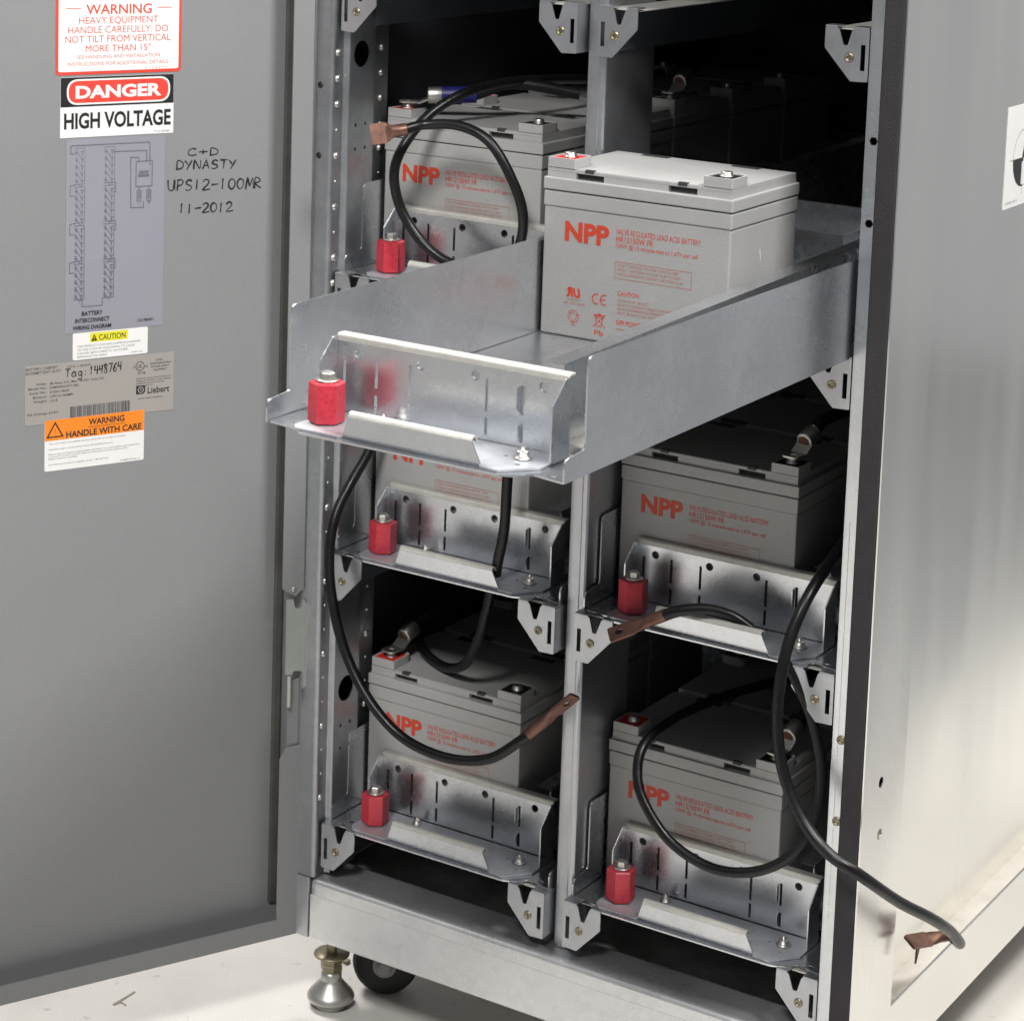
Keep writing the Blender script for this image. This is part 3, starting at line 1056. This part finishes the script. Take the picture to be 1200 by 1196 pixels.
w.fill(quad(180, 270), "ink")
w.fill(quad(0, 90), "ink")
w.fill(rect(cyy - 0.0035, czz - 0.0285, cyy + 0.0008, czz - 0.004), "white")
w.fill([(cyy - 0.0042, czz + 0.0002), (cyy, czz + 0.0002), (cyy, czz + 0.012)], "ink")
w.stroke([(cyy - 0.040, czz), (cyy + 0.040, czz)], 0.0006, "ink")
w.stroke([(cyy, czz - 0.040), (cyy, czz + 0.040)], 0.0006, "ink")
w.text("223345P1 REV 2", 0.3340, 0.3700, -0.1780, 0.0026, "ink_soft")
stk = cab("balance_sticker", w, side_panel)
stk["label"] = "white sticker with a black quartered balance-point roundel"

# ------------------------------------------------------------------ battery trays
TO = Vector((0.127, 0.0, 0.028))                           # tray origin in its shelf frame (left bolt at 0)
TL = 0.86


def make_tray():
    root = thing("battery_tray", (0, 0, 0), "", "tray", "sliding battery trays of the cabinet")

    def part(name, mb, parent=root):
        mb.off = TO
        return mb.build(name, parent)
    b = MB()
    floor = fillet([(-0.0135, 0.0135), (0.0185, 0.0085), (0.0265, -0.001), (0.2170, 0.0000), (0.2320, 0.0060), (0.2385, 0.0170), (0.2670, 0.0120), (0.2670, TL), (-0.0135, TL)],
                   [.001, .003, .003, .003, .006, .003, .001, 0, 0])
    b.plate(floor, [circle(0.0060, 0.0220, 0.0042, 12, 0.0026), circle(0.2520, 0.0210, 0.0042, 12, 0.0026)], (0, 0, 0.0295), X3, Y3, 0.0015, "zinc")
    wall = fillet([(0.0120, 0.0281), (0.0120, 0.0465), (0.0430, 0.0490), (0.0430, 0.1215), (TL, 0.1235), (TL, 0.0281)], [.001, .007, .004, .008, 0, 0], 6)
    b.plate(wall, [], (-0.0150, 0, 0), -Y3 * -1, Z3, 0.0015, "zinc")
    b.plate(wall, [], (0.2680, 0, 0), Y3, Z3, 0.0015, "zinc")
    b.box(-0.0135, 0.2665, TL - 0.0015, TL, 0.030, 0.115, "zinc")
    part("tray_body", b)
    # front bracket
    b = MB()
    base = fillet([(0.0128, 0.0672), (0.0128, 0.0125), (0.0195, 0.0042), (0.0620, 0.0042), (0.0650, 0.0085), (0.1940, 0.0085), (0.1965, 0.0045), (0.2140, 0.0030), (0.2365, 0.0300), (0.2365, 0.0672)],
                  [0, .002, .002, .001, 0, 0, .001, .004, .002, 0])
    b.plate(base, [circle(0.1975, 0.0420, 0.0018, 8), circle(0.2175, 0.0260, 0.0030, 10, 0.0022)], (0, 0, 0.0316), X3, Y3, 0.0018, "zinc_flat")
    slots = []
    for x, spans in ((0.0212, ((0.0540, 0.0790),)), (0.0535, ((0.0565, 0.0816), (0.0340, 0.0505))), (0.0870, ((0.0565, 0.0816), (0.0350, 0.0505))),
                     (0.1610, ((0.0545, 0.0825), (0.0355, 0.0507))), (0.1945, ((0.0580, 0.0820), (0.0354, 0.0505))), (0.2305, ((0.0600, 0.0765),))):
        for z0, z1 in spans:
            slots.append(rect(x - 0.0014, z0, x + 0.0014, z1))
    holes = [circle(x, z, 0.0042, 16) for x, z in ((0.0345, 0.0828), (0.0970, 0.0830), (0.1500, 0.0832), (0.2137, 0.0838))]
    b.plate(rect(0.0128, 0.0316, 0.2365, 0.0915), slots + holes, (0, 0.069, 0), X3, Z3, 0.0034, "zinc")
    for x, z0, z1, k in ((0.1928, 0.0590, 0.0815, 0.006), (0.1930, 0.0360, 0.0500, 0.003)):
        b.plate([(0.0690, z0), (0.0690, z1), (0.0690 - k, z1 - 0.002), (0.0690 - k, z0 + 0.006)], [], (x, 0, 0), Y3, Z3, 0.0012, "zinc")
    wing = fillet([(0.0688, 0.0318), (0.0425, 0.0318), (0.0425, 0.0765), (0.0625, 0.0955), (0.0688, 0.0955)], [0, .001, .001, .001, 0])
    b.plate(wing, [], (0.0142, 0, 0), Y3, Z3, 0.0014, "zinc")
    b.plate(wing, [], (0.2379, 0, 0), Y3, Z3, 0.0014, "zinc")
    part("front_bracket", b)
    b = MB()
    b.sheet(fillet([(0.0690, 0.0916), (0.0692, 0.0975), (0.0790, 0.0975)], [0, .0058, 0], 8), -0.0015, (0.0128, 0, 0), Y3, Z3, X3, 0.2237, "zinc_warm")
    part("rolled_edge", b)
    b = MB()
    b.plate([(0.0645, 0.0318), (0.1955, 0.0318), (0.1870, 0.0485), (0.0695, 0.0475)], [], (0, 0.0070, 0), X3, Z3, 0.0014, "zinc")
    b.sheet([(0.0072, 0.0475), (0.0074, 0.0490), (0.0084, 0.0508), (0.0102, 0.0520), (0.0124, 0.0522), (0.0145, 0.0512), (0.0160, 0.0492), (0.0164, 0.0470)], -0.0014, (0.0695, 0, 0), Y3, Z3, X3, 0.1172, "zinc_warm")
    part("pull_lip", b)
    # divider channel
    b = MB()
    ya, yb, za, zb = 0.0905, TL - 0.01, 0.1000, 0.1150
    for x0, x1, lo in ((0.2035, 0.2205, 0.0015), (0.2192, 0.2206, None)):
        za_, zb_ = (za - lo, zb - lo) if lo else (0.0355, 0.0355)
        ta, tb = (za, zb) if lo else (za - 0.0016, zb - 0.0016)
        b.add([(x0, ya, za_), (x1, ya, za_), (x1, yb, zb_), (x0, yb, zb_), (x0, ya, ta), (x1, ya, ta), (x1, yb, tb), (x0, yb, tb)],
              [(3, 2, 1, 0), (4, 5, 6, 7), (0, 1, 5, 4), (1, 2, 6, 5), (2, 3, 7, 6), (3, 0, 4, 7)], "zinc")
    b.box(0.2192, 0.2390, ya, yb, 0.0340, 0.0354, "zinc_warm")
    part("divider", b)
    # insulating standoff
    b = MB()
    sx, sy = 0.0300, 0.0325
    rot = rad(-54 + 30)
    R_ = 0.0152
    b.lathe([(R_ - 0.0012, 0.0), (R_, 0.0012), (R_, 0.0328), (R_ - 0.0014, 0.0340)], (sx, sy, 0.0322), Z3, "standoff", 6, False, rot)
    so = part("standoff", b)
    b = MB()
    b.lathe([(0.004, 0), (0.0092, 0), (0.0094, 0.0006), (0.0092, 0.0014), (0.004, 0.0014)], (sx, sy, 0.0664), Z3, "bolt", 22)
    part("washer", b, so)
    b = MB()
    b.lathe([(0.0062, 0), (0.0064, 0.0004), (0.0064, 0.0050), (0.0054, 0.0060), (0.0035, 0.0058)], (sx, sy, 0.0680), Z3, "bolt", 6, False, 0.4)
    part("bolt", b, so)
    for (x, y, rr) in ((0.2120, 0.0430, 0.0052), (0.0705, 0.0560, 0.0036)):
        b = MB()
        b.lathe([(0.003, 0), (rr * 1.5, 0), (rr * 1.5, 0.0012), (rr, 0.0012), (rr, 0.0055), (rr * 0.85, 0.0062), (rr * 0.45, 0.0062), (rr * 0.45, 0.0090), (rr * 0.38, 0.0094)], (x, y, 0.0318), Z3, "bolt", 12)
        part("mounting_bolt", b)
    return root


TRAYS = [  # row, column, pulled out, label
    (1, 1, 0.5431, "tray pulled far out of the cabinet, carrying one battery"),
    (1, 0, 0.0, "tray at the top of the left column, partly hidden behind the pulled-out tray"),
    (2, 0, 0.0, "middle tray of the left column, just below the pulled-out tray"),
    (3, 0, 0.0, "lowest tray of the left column, above the levelling foot"),
    (2, 1, 0.0, "middle tray of the right column, with a bare copper lug lying on its lip"),
    (3, 1, 0.0, "lowest tray of the right column, behind the coiled cable"),
]
proto = make_tray()
for i, (r, c, pull, lab) in enumerate(TRAYS):
    t = proto if i == 0 else copy_tree(proto)
    t.location = TO + Vector((COLW * c, -pull, z_(-PITCH * r)))
    t["label"] = lab
# cross brace that stands in the pulled-out tray behind its battery
b = MB()
b.box(-0.0125, 0.2660, 0.858 - 0.0015, 0.858, 0.031, 0.034, "zinc")
b = MB(TO)
b.box(-0.0130, 0.1340, 0.8180, 0.8195, 0.0300, 0.0905, "zinc")
b.box(0.1325, 0.1340, 0.8196, 0.8700 - 0.0125, 0.0300, 0.0905, "zinc")
b.build("cross_brace", proto)


# ------------------------------------------------------------------ batteries
BW, BD = 0.201, 0.1418
BO = Vector((BW / 2, BD / 2, 0))


def make_battery():
    root = thing("battery", (0, 0, 0), "", "battery", "grey NPP batteries in the cabinet")

    def part(name, mb, parent=root):
        mb.off = BO
        return mb.build(name, parent)
    b = MB()
    b.box(0.0008, BW - 0.0008, 0.0008, BD - 0.0008, 0.0, 0.1240, "case", 0.0016, 2)
    b.box(0.0014, BW - 0.0014, 0.0014, BD - 0.0014, 0.1235, 0.1250, "case")
    b.box(0.0, BW, 0.0, BD, 0.1247, 0.1396, "case", 0.0014, 2)
    b.box(0.0012, BW - 0.0012, 0.0012, BD - 0.0012, 0.1390, 0.1415, "case_dark")
    part("case", b)
    # lid: overhanging ledge, raised top with two notches front and rear, corner pedestals
    b = MB()
    b.box(-0.0006, BW + 0.0006, -0.0006, BD + 0.0006, 0.1408, 0.1526, "case", 0.0012, 2)
    fr = 0.0022
    notch = []
    outline = [(fr, fr)]
    for x0, x1 in ((0.0338, 0.0640), (0.1330, 0.1632)):
        outline += [(x0, fr), (x0, fr + 0.006), (x1, fr + 0.006), (x1, fr)]
    outline += [(BW - fr, fr), (BW - fr, BD - fr)]
    for x0, x1 in ((0.1330, 0.1632), (0.0338, 0.0640)):
        outline += [(x1, BD - fr), (x1, BD - fr - 0.006), (x0, BD - fr - 0.006), (x0, BD - fr)]
    outline += [(fr, BD - fr)]
    b.plate(outline, [], (0, 0, 0.1586), X3, Y3, 0.0062, "case")
    b.plate(rect(fr, fr + 0.001, BW - fr, BD - fr - 0.001), [rect(0.0440, -1 + 1.0021, 0.0530, fr + 0.0040), rect(0.1440, -1 + 1.0021, 0.1530, fr + 0.0040)][:0], (0, 0, 0.1622), X3, Y3, 0.0035, "case")
    b.box(fr, BW - fr, fr, fr + 0.0011, 0.1588, 0.1616, "case")
    for x0, x1 in ((0.0435, 0.0530), (0.1430, 0.1525)):
        b.box(x0, x1, fr - 0.0006, fr + 0.004, 0.1600, 0.1632, "case_dark")
    for x0, x1 in ((0.0340, 0.0638), (0.1332, 0.1630)):
        b.box(x0, x1, fr + 0.0050, fr + 0.0058, 0.1527, 0.1584, "case_dark")
        b.box(x0, x1, BD - fr - 0.0115, BD - fr + 0.0004, 0.1610, 0.1625, "case_dark")
    part("lid", b)
    for kind, xa in (("red", 0.0020), ("black", BW - 0.0020 - 0.030)):
        b = MB()
        w_, d_ = 0.0300, 0.0360
        y_ = 0.0020
        # pedestal with a sunken coloured insert
        ins = [(xa + 0.0020, y_ + 0.0022), (xa + w_ - 0.0020, y_ + 0.0022), (xa + w_ - 0.0020, y_ + d_ - 0.004), (xa + 0.0020, y_ + d_ - 0.004)]
        ins = fillet(ins, [.0008, .0008, .008, .008], 5)
        outl = fillet(rect(xa, y_, xa + w_, y_ + d_), [.001, .001, .009, .009], 5)
        b.plate(outl, [ins], (0, 0, 0.1716), X3, Y3, 0.0092, "case")
        b.plate(ins, [], (0, 0, 0.1707), X3, Y3, 0.0010, kind)
        tm = part("terminal", b)
        tm["label"] = "red terminal" if kind == "red" else "black terminal"
        b = MB()
        b.lathe([(0.0066, 0), (0.0070, 0.0004), (0.0070, 0.0014), (0.0056, 0.0016), (0.0056, 0.0044), (0.0050, 0.0052), (0.0010, 0.0056)], (xa + w_ / 2 + 0.001, y_ + 0.0155, 0.1708), Z3, "bolt", 16)
        part("bolt", b, tm)
    # printing on the front
    w = MB().frame((0, 0.0008, 0), X3, Z3, 0.0003)
    R1, R2 = "print_red", "print_pale"
    w.text("NPP", 0.0245, 0.0730, 0.0940, 0.0182, R1, 0.042)
    w.text("VALVE REGULATED LEAD ACID BATTERY", 0.0803, 0.1700, 0.1062, 0.0055, R1)
    w.text("HR12150W FR", 0.0805, 0.1205, 0.0990, 0.0058, R1, 0.004)
    w.text("150W @ 15 minute-rate to 1.67V per cell", 0.0807, 0.1675, 0.0934, 0.0042, R1)
    w.stroke(rect(0.0807, 0.0640, 0.1620, 0.0800), 0.0005, R2, True)
    for i, (t, e) in enumerate((("FLOAT CHARGING VOLTAGE: 13.50 TO 13.80V", 0.149), ("CYCLIC CHARGING VOLTAGE: 14.40 TO 15.00V", 0.151), ("INITIAL CHARGING CURRENT: LESS THAN 10.5A", 0.1535))):
        w.text(t, 0.0835, e, 0.0757 - 0.0043 * i, 0.0027, R2)
    w.text("CAUTION", 0.0845, 0.1072, 0.0480, 0.0042, R1, 0.004)
    for i, (t, e) in enumerate((("AVOID SHORT CIRCUIT.", 0.117), ("DO NOT CHARGE IN A SEALED CONTAINER.", 0.1435), ("SERVICE LIFE DEPENDS ON TEMPERATURE.", 0.137), ("MUST BE RECYCLED PROPERLY.", 0.135))):
        w.text(t, 0.0850, e, 0.0420 - 0.0040 * i, 0.0024, R2)
    w.text("NPP POWER CO., LTD.", 0.0843, 0.135, 0.0195, 0.0048, R1, 0.006)
    w.text("www.nppower.com", 0.0845, 0.115, 0.0145, 0.0026, R2)
    # component mark, CE, recycling ring, crossed bin
    w.text("R", 0.0285, 0.0365, 0.0400, 0.0085, R1, 0.06, mirror=True, slant=-0.2)
    w.text("U", 0.0372, 0.0445, 0.0395, 0.0085, R1, 0.06, slant=-0.2)
    w.text("MH62277", 0.0300, 0.0440, 0.0355, 0.0022, R2)
    w.text("UPS / VDS / ROHS", 0.0252, 0.0495, 0.0320, 0.0022, R2)
    for cx0, bar in ((0.0620, False), (0.0708, True)):
        arc = [(cx0 + 0.0048 * math.cos(rad(a)), 0.0410 + 0.0048 * math.sin(rad(a))) for a in range(70, 291, 20)]
        w.stroke(arc, 0.0011, R1)
        if bar:
            w.stroke([(cx0 - 0.0045, 0.0410), (cx0 + 0.0008, 0.0410)], 0.0010, R1)
    for k in range(3):
        a0 = 90 + 120 * k
        arc = [(0.0372 + 0.0058 * math.cos(rad(a)), 0.0205 + 0.0058 * math.sin(rad(a))) for a in range(a0 - 48, a0 + 49, 16)]
        w.stroke(arc, 0.0006, R1)
        w.stroke([(0.0372 + 0.0035 * math.cos(rad(a)), 0.0205 + 0.0035 * math.sin(rad(a))) for a in range(a0 - 40, a0 + 41, 20)], 0.0005, R1)
        a1 = rad(a0 + 48)
        w.fill([(0.0372 + 0.0072 * math.cos(a1), 0.0205 + 0.0072 * math.sin(a1)), (0.0372 + 0.0030 * math.cos(a1), 0.0205 + 0.0030 * math.sin(a1)), (0.0372 + 0.0052 * math.cos(a1 + .35), 0.0205 + 0.0052 * math.sin(a1 + .35))], R1)
    w.text("Pb", 0.0352, 0.0396, 0.0112, 0.0026, R2)
    w.stroke([(0.0590, 0.0265), (0.0725, 0.0140)], 0.0006, R1)
    w.stroke([(0.0590, 0.0140), (0.0725, 0.0265)], 0.0006, R1)
    w.stroke([(0.0615, 0.0240), (0.0630, 0.0150), (0.0680, 0.0150), (0.0700, 0.0240)], 0.0007, R1, True)
    w.stroke([(0.0605, 0.0256), (0.0710, 0.0256)], 0.0012, R1)
    w.stroke([(0.0640, 0.0268), (0.0675, 0.0268)], 0.0008, R1)
    w.text("Pb", 0.0610, 0.0705, 0.0062, 0.0052, R1, 0.006)
    part("printed_marking", w)
    return root


BZ = 0.0298
BATS = [  # x, y, row, label
    (0.2992, -0.1031, 1, "battery standing alone in the pulled-out tray, red terminal uncovered"),
    (-0.0130, 0.0780, 1, "battery at the top left, behind a loop of black cable with a copper lug"),
    (-0.0130, 0.0755, 2, "middle battery of the left column, mostly hidden under the pulled-out tray"),
    (-0.0130, 0.0755, 3, "lowest battery of the left column, cable swinging across its lettering"),
    (COLW - 0.0130, 0.0755, 2, "middle battery of the right column, in the shade of the pulled-out tray"),
    (COLW - 0.0135, 0.0755, 3, "lowest battery of the right column, red terminal bare, behind the coiled cable"),
]
ORD = ("second", "third", "fourth", "fifth")
for k in range(4):
    BATS.append((-0.0130, 0.0780 + 0.147 * (k + 1), 1, "grey battery in the dark, %s from the front in the top left tray" % ORD[k]))
for (x, r, t) in ((-0.0130, 2, "middle tray of the left column"), (-0.0130, 3, "lowest tray of the left column"), (COLW - 0.0130, 2, "middle tray of the right column"), (COLW - 0.0135, 3, "lowest tray of the right column")):
    for k in range(2):
        BATS.append((x, 0.0755 + 0.147 * (k + 1), r, "shaded battery, %s from the front in the %s" % (ORD[k], t)))
proto_b = make_battery()
for i, (x, y, r, lab) in enumerate(BATS):
    o = proto_b if i == 0 else copy_tree(proto_b)
    o.location = BO + Vector((x, y, z_(-PITCH * r) + BZ))
    o["label"] = lab
    if i > 9:
        o.rotation_euler = (0, 0, PI)                       # the rows behind stand the other way round
b = MB(BO)
b.plate([(0.062, 0.098), (0.0655, 0.086), (0.0665, 0.0855), (0.0640, 0.0985)], [], (BW - 0.0006, 0, 0), Y3, Z3, 0.0001, "white")
b.build("scuff", proto_b)


# ------------------------------------------------------------------ cables
def lug(mb, p0, p1, width, up, t=0.0032, r0=0.0066, m="copper", hole=True):
    """crimped barrel from p0, flattening into a holed palm that ends at p1; up = palm normal"""
    p0, p1, up = Vector(p0), Vector(p1), Vector(up)
    d = (p1 - p0).normalized()
    L = (p1 - p0).length
    s = d.cross(up).normalized()
    n = s.cross(d).normalized()
    secs = [(-0.004, r0 * .98, r0 * .98), (0.0, r0, r0), (0.32 * L, r0, r0 * .96), (0.40 * L, r0 * 1.15, r0 * .7), (0.48 * L, width * .46, t * .62), (0.56 * L, width * .5, t * .5)]
    k = 16
    vs, fs = [], []
    for h, a, c in secs:
        for i in range(k):
            q = 2 * PI * i / k
            ca, sa = math.cos(q), math.sin(q)
            e = 1.0 if h < 0.4 * L else 0.6
            vs.append(p0 + d * h + s * a * math.copysign(abs(ca) ** e, ca) + n * c * math.copysign(abs(sa) ** e, sa))
    for j in range(len(secs) - 1):
        for i in range(k):
            fs.append((j * k + i, j * k + (i + 1) % k, (j + 1) * k + (i + 1) % k, (j + 1) * k + i))
    mb.add(vs, fs, m, True)
    mb.add(vs[:k], [tuple(range(k))[::-1]], m)
    q0 = 0.55 * L
    out = fillet([(q0, -width / 2), (L, -width / 2), (L, width / 2), (q0, width / 2)], [0, .002, .002, 0])
    mb.plate(out, [circle((q0 + L) / 2 + 0.002, 0, width * 0.24, 14)] if hole else [], p0 + n * (t / 2), d, n.cross(d), t, m)
    return mb


def cable(name, label, pts, r, group, base=None, per=8):
    base = Vector(base if base else pts[len(pts) // 2])
    root = thing(name, base, label, "cable", group)
    mb = MB(base)
    mb.tube(smooth_path(pts, per), r, "rubber", 14)
    mb.build("insulation", root)
    return root, base


G = "loose black battery cables"
cA, bA = cable("cable", "looped black cable before the top left battery, copper lug pointing left", [
    (0.0735, -0.0135, 1.0204), (0.0900, 0.005, 1.0256), (0.1258, 0.015, 1.0265), (0.1599, 0.02, 1.0117), (0.1864, 0.025, 0.9721), (0.1961, 0.03, 0.9369), (0.1872, 0.035, 0.9018),
    (0.1587, 0.03, 0.8807), (0.1141, 0.025, 0.8782), (0.0789, 0.02, 0.8972), (0.0538, 0.015, 0.9305), (0.0472, 0.01, 0.9688), (0.0535, 0.02, 1.0004), (0.065, 0.05, 1.0305),
    (0.0817, 0.09, 1.0505), (0.0987, 0.14, 1.0589), (0.1167, 0.2, 1.0593), (0.1137, 0.32, 1.0496), (0.10, 0.5, 1.04)], 0.0054, G)
mb = MB(bA)
lug(mb, (0.0735, -0.0135, 1.0204), (0.0450, -0.0315, 1.0138), 0.022, (0.45, -0.85, 0.2), hole=False)
mb.build("copper_lug", cA)
cB, bB = cable("cable", "long swag of black cable before the lowest left battery, copper lug at the centre post", [
    (0.010, 0.06, 0.690), (0.003, 0.04, 0.6505), (-0.0047, 0.02, 0.6199), (-0.0075, -0.005, 0.5868), (-0.0033, -0.02, 0.5435), (0.0111, -0.03, 0.4946), (0.0343, -0.035, 0.4457), (0.0716, -0.04, 0.4035),
    (0.1156, -0.04, 0.3753), (0.1699, -0.04, 0.3683), (0.2193, -0.04, 0.3799), (0.2525, -0.035, 0.4051), (0.2634, -0.03, 0.4163)], 0.0055, G)
mb = MB(bB)
lug(mb, (0.2625, -0.0305, 0.4153), (0.3080, -0.019, 0.4630), 0.0145, (0.85, -0.5, -0.35), r0=0.0060)
mb.build("copper_lug", cB)
cable("cable", "short black cable hanging straight down behind the lip of the middle left tray", [
    (0.1965, 0.02, 0.700), (0.1951, 0.02, 0.6755), (0.194, 0.02, 0.6523), (0.1914, 0.022, 0.6051), (0.1853, 0.022, 0.5713), (0.1818, 0.024, 0.5528)], 0.0058, G)
cable("cable", "dim black cable sagging under the middle left tray towards a terminal", [
    (0.1722, 0.03, 0.5337), (0.1616, 0.04, 0.5051), (0.1396, 0.06, 0.4611), (0.1116, 0.08, 0.4217), (0.0760, 0.1, 0.4035), (0.0420, 0.118, 0.4015), (0.0160, 0.135, 0.4080), (0.006, 0.150, 0.420), (0.004, 0.19, 0.43)], 0.0055, G)
cE, bE = cable("cable", "short black cable with a copper lug lying across the middle right tray", [
    (0.3955, -0.006, 0.5628), (0.4157, 0.0, 0.5714), (0.4379, 0.012, 0.5738), (0.4606, 0.02, 0.5695), (0.4791, 0.025, 0.5594)], 0.0058, G)
mb = MB(bE)
lug(mb, (0.3976, -0.005, 0.5636), (0.3500, -0.030, 0.5387), 0.0165, (0.25, -0.45, 0.85), r0=0.0062)
mb.build("copper_lug", cE)
cG, bG = cable("cable", "long black cable running out of the cabinet and down to the side ledge", [
    (0.5502, 0.11, 0.660), (0.5502, 0.07, 0.6468), (0.5518, 0.03, 0.6332), (0.5494, -0.005, 0.6104), (0.5437, -0.025, 0.5764), (0.5407, -0.035, 0.5361), (0.5427, -0.04, 0.4955), (0.5537, -0.045, 0.4528),
    (0.5758, -0.05, 0.4176), (0.606, -0.055, 0.3919), (0.6391, -0.045, 0.3725), (0.6560, 0.0100, 0.3305), (0.668, 0.0638, 0.2966), (0.672, 0.1096, 0.2662), (0.6705, 0.1430, 0.2400), (0.664, 0.158, 0.232), (0.655, 0.160, 0.236)], 0.0057, G)
mb = MB(bG)
lug(mb, (0.655, 0.160, 0.2365), (0.6360, 0.0950, 0.2490), 0.0165, (0.5, 0.1, 0.9), r0=0.0058, hole=False, m="copper_shaded")
mb.plate([(0, 0), (0.012, 0.004), (0.002, -0.022)], [], (0.640, 0.110, 0.2440), Vector((0, 1, 0)), Vector((0, 0.2, 1)), 0.002, "copper_shaded")
mb.build("copper_lug", cG)
cable("cable", "thin black cable coiled in one big loop before the lowest right battery", [
    (0.5291, 0.0, 0.5444), (0.5424, 0.002, 0.5243), (0.5573, 0.006, 0.4917), (0.5680, 0.008, 0.4511), (0.5703, 0.005, 0.414), (0.5634, -0.005, 0.3765), (0.5424, -0.015, 0.3481), (0.5089, -0.02, 0.33),
    (0.4671, -0.02, 0.3244), (0.4233, -0.02, 0.3391), (0.3901, -0.015, 0.369), (0.3756, -0.005, 0.3934), (0.3715, 0.015, 0.4157), (0.3764, 0.06, 0.4271), (0.385, 0.12, 0.4290), (0.405, 0.2, 0.428), (0.445, 0.30, 0.424), (0.47, 0.36, 0.412)], 0.0052, G)


# jumper leads that leave the terminals towards the dark
def jumper(label, term, back, sleeve=None, up=0.75, rise=0.35):
    """term = terminal top; the palm is bolted on it and the barrel rises, then the lead runs to back"""
    T, B_ = Vector(term), Vector(back)
    root = thing("jumper_lead", T, label, "cable lead", "terminal leads on the batteries")
    d = Vector((B_.x - T.x, B_.y - T.y, 0)).normalized()
    mb = MB(T)
    s = Vector((-d.y, d.x, 0))
    mb.plate(fillet([(-0.010, -0.009), (0.010, -0.009), (0.010, 0.009), (-0.010, 0.009)], [.006, .001, .001, .006]), [circle(0, 0, 0.0036, 12)], T + Z3 * 0.0075, d, s, 0.002, "bolt")
    e = T + d * 0.010 + Z3 * 0.0065
    u = (d + Z3 * up).normalized()
    nrm = s.cross(u)
    mb.plate(rect(0, -0.009, 0.013, 0.009), [], e, u, s, 0.002, "bolt")
    q = e + u * 0.012
    v = (d + Z3 * rise).normalized()
    ring = [(0.0086, 0), (0.0090, 0.001), (0.0090, 0.020), (0.0084, 0.021), (0.0066, 0.021), (0.0066, 0.001)]
    mb.lathe([(0.0064, 0.0), (0.0088, 0.0), (0.0092, 0.001), (0.0092, 0.019), (0.0085, 0.020)], q + Z3 * 0.003, v, "bolt", 16)
    mb.build("ring_lug", root)
    mb = MB(T)
    mb.lathe([(0.0058, -0.0006), (0.0062, 0.0002)], q + Z3 * 0.003, v, "copper", 16)
    mb.build("copper_core", root)
    mb = MB(T)
    s0 = q + Z3 * 0.003 + v * 0.021
    mb.tube(smooth_path([s0, s0 + v * 0.03, (s0 + B_) / 2 + Z3 * 0.012, B_], 6), 0.0066, "rubber", 10)
    mb.build("insulation", root)
    if sleeve:
        mb = MB(T)
        mb.tube([s0 - v * 0.006, s0 + v * 0.006, s0 + v * 0.02, s0 + v * 0.032], 0.0094, sleeve, 14)
        mb.build("sleeve", root)
    return root


def top(row):
    return z_(-PITCH * row) + BZ + 0.1718


jumper("tinned lug with blue sleeve on the red terminal of the top left battery", (0.0050, 0.0955, top(1)), (0.16, 0.20, top(1) + 0.02), "blue", 0.4, 0.04)
jumper("tinned lug and lead on the right terminal of the middle right battery", (COLW + 0.1720, 0.0930, top(2)), (COLW + 0.205, 0.40, top(2) + 0.01))
jumper("tinned lug and lead on the right terminal of the lowest right battery", (COLW + 0.1715, 0.0930, top(3)), (COLW + 0.205, 0.40, top(3) + 0.01))
jumper("tinned lug and lead on the left terminal of the lowest left battery", (0.0050, 0.0930, top(3)), (0.035, 0.34, top(3) + 0.03))
jumper("tinned lug and lead seen beyond the centre post, top left tray", (0.1720, 0.0955 + 0.147 * 2, top(1)), (0.18, 0.66, top(1) + 0.03))

# ------------------------------------------------------------------ scraps on the floor
def scrap(label, x, y, poly, h=0.0012, m="scuff"):
    mb = MB((x, y, 0))
    mb.plate(poly, [], (x, y, h + 0.0002), X3, Y3, h, m)
    o = mb.build("floor_scrap", None)
    o.location = (x, y, 0)
    tag(o, label, "scrap")
    return o


scrap("bent dry sliver like a tick mark on the floor below the door", -0.2181, -0.092, [(-0.006, -0.020), (-0.003, -0.021), (0.000, -0.012), (0.0085, -0.014), (0.0085, -0.012), (-0.002, -0.009), (-0.003, 0.016), (-0.0055, 0.018)], 0.0003)
scrap("small square crumb on the floor just behind the levelling foot", -0.0676, 0.124, [(-0.003, -0.004), (0.003, -0.004), (0.003, 0.004), (-0.003, 0.004)], 0.004)
